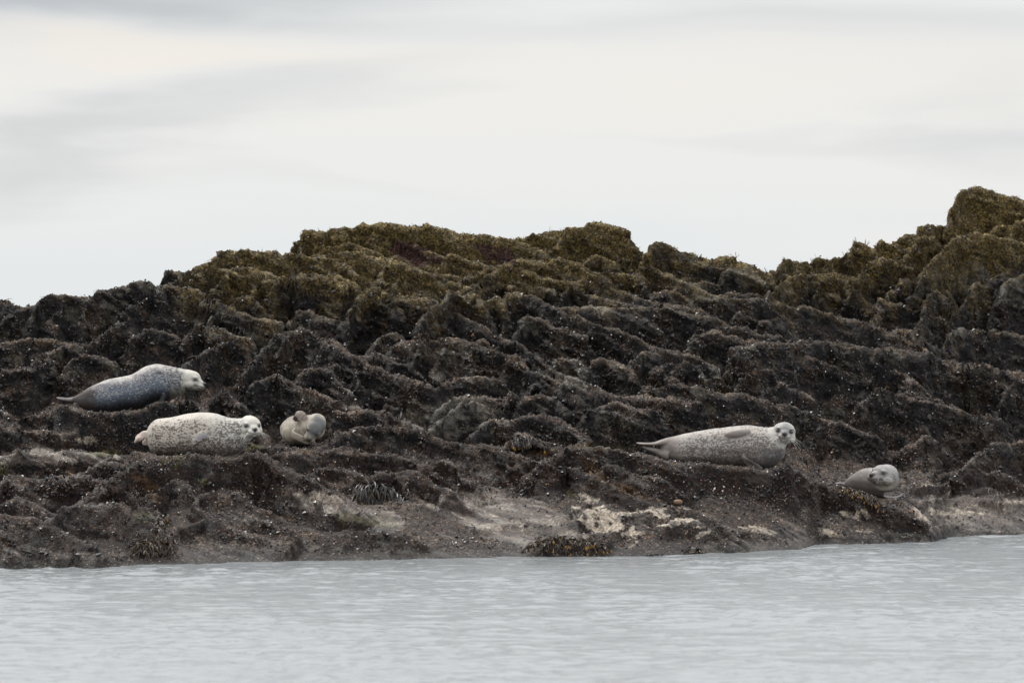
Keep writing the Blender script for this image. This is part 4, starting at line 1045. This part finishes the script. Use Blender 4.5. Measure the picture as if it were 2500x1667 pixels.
# --- seal 4: long grey spotted seal
Y = YS[4]
top = [(1612, 1078), (1620, 1071), (1631, 1068), (1657, 1063), (1674, 1058), (1698, 1053), (1736, 1047), (1773, 1043), (1810, 1039), (1837, 1039), (1863, 1044), (1880, 1043), (1895, 1042), (1908, 1048), (1916, 1062)]
bot = [(1612, 1112), (1620, 1120), (1642, 1124), (1680, 1129), (1717, 1131), (1754, 1135), (1810, 1136), (1839, 1140), (1857, 1145), (1876, 1144), (1895, 1135), (1908, 1124), (1918, 1108)]
us = [1612, 1620, 1631, 1650, 1674, 1700, 1736, 1773, 1805, 1830, 1850, 1870, 1885, 1898, 1909, 1916]
parts = [outline_loft(top, bot, Y, us, [.8, .85, .9] + [1.0] * 8 + [.95] * 5, [.05, .05, .04, .03] + [.01] * 6 + [0, -.02, -.03, -.04, -.05, -.05], expand=1.01)]
parts.append(loft([(*P(1870, 1085, Y - .02), .20, .19), (*P(1893, 1072, Y - .05), .15, .15), (*P(1908, 1060, Y - .08), .11, .11), (*P(1914, 1056, Y - .09), .10, .10)]))
parts.append(flip([(1632, 1080), (1618, 1080), (1600, 1083), (1580, 1083), (1564, 1082), (1554, 1081)], [Y] * 6, [.06, .06, .06, .07, .07, .03], [.05, .034, .020, .014, .009, .005], (0, 1, .1)))
parts.append(flip([(1632, 1112), (1615, 1108), (1600, 1101), (1582, 1095), (1566, 1090)], [Y - .04] * 5, [.06, .07, .07, .06, .02], [.06, .046, .036, .020, .008], (0, 1, .15)))
parts.append(flip([(1830, 1052), (1815, 1055), (1798, 1058), (1782, 1060), (1768, 1062)], [Y - .16, Y - .20, Y - .215, Y - .21, Y - .19], [.030, .042, .044, .036, .012], [.03, .024, .018, .013, .008], (.12, -.35, .9)))
parts.append(flip([(1812, 1114), (1822, 1124), (1835, 1134), (1850, 1141), (1862, 1144)], [Y - .20, Y - .225, Y - .235, Y - .225, Y - .20], [.032, .046, .044, .036, .014], [.02, .02, .016, .012, .008], (-.5, -.2, .8)))
hc = P(1914, 1056, Y - .10)
def coat4(v, hl, nn):
    n_ = vnoise(v, 4, 3); n2_ = vnoise(v, 15, 2)
    u = 1250 + v[:, 0] * FP / v[:, 1]; vv_ = HZ + (HC - v[:, 2]) * FP / v[:, 1]
    c = np.ones((len(v), 3)) * np.array((.50, .465, .43))
    def L_(c, col_, m_): return c * (1 - m_[:, None]) + np.array(col_) * m_[:, None]
    tp = np.interp(u, [t[0] for t in top], [t[1] for t in top])
    c = L_(c, (.30, .26, .235), sstep(vv_ - tp + 8 * n_, 35, 80) * .7)  # underside shade painted into the coat, darker down from the back
    c = L_(c, (.22, .185, .17), (1 - sstep(u + 8 * n_, 1640, 1675)) * .85)
    c = L_(c, (.10, .085, .08), (1 - sstep(u, 1600, 1628)) * sstep(vv_ + 3 * n2_, 1080, 1092) * .8)
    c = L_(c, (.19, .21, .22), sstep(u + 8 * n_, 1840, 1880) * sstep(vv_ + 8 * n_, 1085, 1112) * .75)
    fl = np.exp(-(((u - 1798) / 34) ** 2 + ((vv_ - 1060 + (u - 1798) * .12) / 11) ** 2) ** 2) * (v[:, 1] < YS[4] - .15)
    c = L_(c, (.30, .25, .24), fl * sstep(vv_, 1050, 1062) * .8)
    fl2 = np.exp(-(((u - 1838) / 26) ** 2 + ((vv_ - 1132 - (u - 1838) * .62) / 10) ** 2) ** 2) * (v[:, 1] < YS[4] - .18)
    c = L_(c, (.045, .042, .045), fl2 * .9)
    r_ = np.linalg.norm(hl - np.array((0, -.01, .03)), axis=1)
    hd = 1 - sstep(r_ + .01 * n2_, .12, .165)
    c = L_(c, (.56, .55, .52), hd * .8)
    c = L_(c, (.22, .225, .245), hd * np.exp(-(hl[:, 0] / .05) ** 2 - ((hl[:, 1] - .05) / .07) ** 2) * .7)
    c = L_(c, (.12, .115, .125), hd * np.exp(-((np.abs(hl[:, 0]) - .06) / .03) ** 2 - ((hl[:, 1] - .018) / .028) ** 2) * .8 * (hl[:, 2] > 0))
    c = L_(c, (.10, .10, .11), np.exp(-(hl[:, 0] / .038) ** 2 - ((hl[:, 1] + .012) / .036) ** 2) * .75 * (hl[:, 2] > .11))
    spot = .82 + .12 * n_ + .18 * sstep(vv_, 1070, 1110) + .1 * sstep(u, 1800, 1860)
    spot = spot * (1 - .75 * hd) * (1 - .8 * np.maximum(fl, fl2)) * sstep(u + 10 * n_, 1625, 1690) * (.72 + .28 * sstep(vv_ - tp, 4, 30))
    return c, np.clip(spot, 0, 1), .25 * sstep(u, 1840, 1880) * sstep(vv_, 1090, 1110), 0 * n_
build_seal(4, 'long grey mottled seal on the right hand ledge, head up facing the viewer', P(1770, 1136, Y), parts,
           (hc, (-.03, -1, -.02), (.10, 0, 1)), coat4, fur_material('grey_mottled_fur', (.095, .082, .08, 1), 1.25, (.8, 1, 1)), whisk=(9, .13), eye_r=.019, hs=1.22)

# --- seal 5: small brown-grey seal at the right, head turned back
Y = YS[5]
top = [(2050, 1178), (2062, 1176), (2072, 1166), (2085, 1156), (2099, 1147), (2112, 1143), (2132, 1141), (2150, 1150), (2170, 1160), (2182, 1170), (2188, 1182)]
bot = [(2050, 1184), (2062, 1190), (2072, 1197), (2085, 1206), (2099, 1210), (2112, 1213), (2132, 1216), (2150, 1216), (2170, 1215), (2184, 1207), (2190, 1194)]
us = [2050, 2060, 2070, 2082, 2097, 2112, 2130, 2148, 2163, 2177, 2186]
parts = [outline_loft(top, bot, Y, us, [1, 1, 1, 1, 1, 1, 1, .95, .95, .9, .9], [.25, .2, .16, .12, .08, .04, .0, -.03, -.05, -.05, -.05])]
parts.append(loft([(*P(2164, 1185, Y - .02), .14, .14), (*P(2168, 1172, Y - .05), .13, .12), (*P(2167, 1163, Y - .07), .11, .11)], side=(1, 0, 0)))
parts.append(flip([(2066, 1184), (2056, 1180), (2046, 1179), (2038, 1180)], [Y + .2] * 4, [.05, .05, .05, .02], [.02, .012, .010, .006], (0, 1, .15)))
parts.append(flip([(2158, 1211), (2172, 1214), (2188, 1213), (2198, 1209), (2204, 1203)], [Y - .10, Y - .13, Y - .14, Y - .13, Y - .12], [.05, .05, .05, .045, .02], [.012, .009, .008, .007, .005], (0, 1, .08)))
hc = P(2161, 1160, Y - .10)
def coat5(v, hl, nn):
    n_ = vnoise(v, 5, 3); n2_ = vnoise(v, 16, 2)
    u = 1250 + v[:, 0] * FP / v[:, 1]; vv_ = HZ + (HC - v[:, 2]) * FP / v[:, 1]
    c = np.ones((len(v), 3)) * np.array((.245, .215, .20))
    def L_(c, col_, m_): return c * (1 - m_[:, None]) + np.array(col_) * m_[:, None]
    c = L_(c, (.085, .07, .065), sstep(vv_ + 5 * n_ - (u - 2100) * .12, 1168, 1195) * .85)  # lower body darkened, shade under the seal painted into its coat
    hd = 1 - sstep(np.linalg.norm(hl - np.array((0, 0, .02)), axis=1) + .01 * n2_, .115, .15)
    c = L_(c, (.46, .45, .45), hd * .85)
    c = L_(c, (.30, .28, .20), hd * (1 - sstep(hl[:, 1] + .01 * n2_, -.06, -.03)) * .8)
    c = L_(c, (.24, .20, .22), hd * np.exp(-(hl[:, 0] / .045) ** 2) * sstep(hl[:, 2], .02, .09) * .5)
    c = L_(c, (.45, .42, .42), sstep(vv_, 1198, 1206) * (v[:, 1] < YS[5] - .075) * (u > 2158) * .9)
    return c, .20 + .18 * hd, 0 * n_, 0 * n_
build_seal(5, 'small brownish grey seal at the right edge of the rocks with its head turned back', P(2130, 1212, Y), parts,
           (hc, (-.72, -.66, .06), (-.08, -.22, 1)), coat5, fur_material('brown_grey_fur', (.10, .085, .08, 1), 1.1), whisk=(3, .04), eye_r=.015, hs=1.28, lids=True)

# ------------------------------------------------------------------ seaweed clumps
flatV = V3; Uall, Vall = Uf, Vf
def ground(u, v):
    """visible rock point nearest to a traced pixel: the closest one to the camera"""
    d_ = np.hypot(Uall - u, Vall - v); c = np.flatnonzero(d_ < 6)
    if not len(c): c = np.array([np.argmin(d_)])
    return flatV[c[np.argmin(flatV[c, 1])]].astype(float)
def wrack_mat(name, c1, c2): return shell_mat(name, c1, c2, .4, .5)
WR = wrack_mat('bladder_wrack', (.010, .006, .005, 1), (.065, .038, .018, 1)); YEL = wrack_mat('yellow_wrack', (.16, .08, .010, 1), (.34, .18, .015, 1)); BK = wrack_mat('dark_wrack', (.010, .009, .009, 1), (.040, .031, .026, 1))
def clump(label, spots, n, length, matr, tips=0, tipmat=None, hang=.9, wid=.016, fan=.7, rise=.0):
    pts = [ground(u, v) for u, v in spots]; base = np.mean(pts, 0)
    root = empty('seaweed_clump', base); tag(root, label, 'seaweed', 'clumps of wrack on the shore')
    VV, FF, RN = [], [], []; TV, TF, TR = [], [], []
    for i in range(n):
        t = random.random() * (len(pts) - 1); a = int(t) if len(pts) > 1 else 0
        p = pts[a] if len(pts) == 1 else pts[a] + (pts[min(a + 1, len(pts) - 1)] - pts[a]) * (t - a)
        p = p + np.array([random.gauss(0, .03), random.gauss(0, .03) - .02, random.gauss(0, .012) + rise * random.random()])
        L_ = length * random.uniform(.5, 1.25)
        def frond(p, d_, L_, depth, w0, rn):
            side = np.cross(d_, [random.gauss(0, .4), -1, random.gauss(0, .4)]); side /= np.linalg.norm(side) + 1e-9
            seg = 5; last = None; q = p.copy(); dd = d_.copy()
            for s in range(seg + 1):
                w_ = w0 * (.45 + .75 * math.sin(math.pi * min(1, (s + .6) / (seg + .8)))) * .5
                fold = np.cross(side, dd) * w_ * .5
                n0 = len(VV); VV.extend([q + side * w_, q + fold, q - side * w_]); RN.extend([rn] * 3)
                if last is not None: FF.extend([(last, last + 1, n0 + 1, n0), (last + 1, last + 2, n0 + 2, n0 + 1)])
                last = n0; dd = dd + np.array([random.gauss(0, .12), -.05, -hang * .35]); dd /= np.linalg.norm(dd); q = q + dd * L_ / seg
                q[2] = max(q[2], .012)
            if depth:
                for g in (-1, 1): frond(q - dd * L_ * .12, dd + side * g * .75, L_ * .55, depth - 1, w0 * .85, rn)
            elif random.random() < tips:
                c = q; n0 = len(TV); rr = .012 * random.uniform(.7, 1.3)
                for e in ((1, 0, 0), (0, 0, 1.5), (-1, 0, 0), (0, 0, -1.5), (0, -.8, 0)): TV.append(c + np.array(e) * rr); TR.append(random.random())
                TF.extend([(n0, n0 + 1, n0 + 4), (n0 + 1, n0 + 2, n0 + 4), (n0 + 2, n0 + 3, n0 + 4), (n0 + 3, n0, n0 + 4)])
        a_ = random.gauss(0, fan); d0 = np.array([math.sin(a_), -.45, .35 * math.cos(a_) + random.gauss(0, .2)]); d0 /= np.linalg.norm(d0)
        frond(p, d0, L_ * .6, 1, wid * random.uniform(.7, 1.3), random.random())
    VV = np.array(VV) - base
    FF = np.array(FF)
    fr_ = np_mesh('fronds', VV, FF, matr, attrs=dict(rnd=np.array(RN)), parent=root); tag(fr_, kind='stuff')
    if TV:
        tp_ = np_mesh('bladders', np.array(TV) - base, np.array(TF), tipmat, attrs=dict(rnd=np.array(TR)), parent=root); tag(tp_, 'yellow swollen tips', kind='stuff')
clump('brown wrack clump with ochre tips hanging to the waterline at the left', [(340, 1350), (365, 1338), (390, 1336), (415, 1350)], 260, .16, WR, .05, YEL, wid=.015, fan=1.2, rise=.13, hang=.7)
clump('dark purple brown fan of wrack draped over rock near the middle', [(890, 1192), (920, 1182), (955, 1198), (980, 1215)], 230, .30, BK, .05, YEL, fan=.5, wid=.016)
clump('long tangled brown wrack with yellow tips along the waterline below the cream rock', [(1300, 1335), (1330, 1320), (1375, 1316), (1420, 1326), (1470, 1335)], 230, .17, WR, .06, YEL, wid=.013, fan=1.3, hang=.55, rise=.05)
clump('small dark wrack tuft at the waterline right of the cream rock', [(1670, 1342), (1690, 1334), (1710, 1340)], 70, .13, BK, .05, YEL)
clump('orange tinged wrack strip beside the small seal at the right', [(2062, 1186), (2080, 1195), (2100, 1202), (2128, 1212), (2138, 1228)], 110, .09, WR, .25, YEL)
clump('black wrack hanging over the brown hollow between the ledges', [(1255, 1072), (1275, 1068), (1305, 1072)], 80, .15, BK, .05, YEL, fan=.3)
clump('brown wrack streak hanging down the rock at the left shore', [(392, 1240), (396, 1265), (388, 1290)], 60, .16, WR, .15, YEL, fan=.25)
clump('faint dark tuft of wrack at the waterline left of the small tuft', [(1585, 1352), (1605, 1352)], 18, .07, BK, 0, YEL)

# twigs of weed standing against the sky
SK = plain('stiff_weed', (.03, .026, .018), .6)
def skyline_point(u):
    c = np.flatnonzero(np.abs(Uall - u) < 3); return flatV[c[np.argmin(Vall[c])]].astype(float)
for u, h, lb in ((1661, .07, 'farthest left of all'), (1709, .07, 'on the sloping skyline, second from the left'), (1798, .09, 'on the dark hump before the gap'),
             (1872, .09, 'right at the gap in the skyline'), (1912, .05, 'just right of the gap in the skyline'), (1983, .06, 'on the flat dark skyline rock'), (2060, .10, 'bent over at the foot of the knob'), (2094, .09, 'on top of the dark knob'), (2116, .09, 'at the right end of the dark knob')):
    p = skyline_point(u); VV, FF = [], []
    for b_ in range(4):
        d_ = np.array([random.gauss(0, .5), random.gauss(0, .2), 1.0]); d_ /= np.linalg.norm(d_); q = np.array([random.gauss(0, .008), 0, -.03]); last = None
        for s in range(5):
            w_ = .005 * (1.3 - s * .18); n0 = len(VV); VV += [q + (w_, 0, 0), q + (-w_ * .5, w_, 0), q + (-w_ * .5, -w_, 0)]
            if last is not None: FF += [(last + e, last + (e + 1) % 3, n0 + (e + 1) % 3, n0 + e) for e in range(3)]
            last = n0; q = q + d_ * (h + .03) * random.uniform(.5, 1) / 4; d_ = d_ + np.array([random.gauss(0, .35), 0, random.gauss(0, .15)]); d_ /= np.linalg.norm(d_)
    me_o = mesh_from('weed_sprig', VV, FF, SK, None); me_o.location = p
    tag(me_o, 'tiny dark weed sprig against the sky, ' + lb, 'seaweed', 'sprigs of weed on the skyline')
# loose stones wedged in the shore
STN = plain('brown_stone', (.20, .13, .085), .6, .3)
for (u, v, r, lb) in ((1660, 1228, .055, 'rounded tan stone wedged above the cream rock'), (2228, 1250, .03, 'small tan pebble on the green streaked ledge')):
    p = ground(u, v); vv_, ff = ell((0, 0, 0), np.eye(3), (r, r * .8, r * .6), 20, 12)
    vv_ = vv_ * (1 + .12 * fbm(vv_[:, 0] + u, vv_[:, 1], vv_[:, 2], 14, 2))[:, None]
    o = mesh_from('stone', vv_, ff, STN, None); o.location = p + np.array([0, 0, r * .35]); tag(o, lb, 'stone')
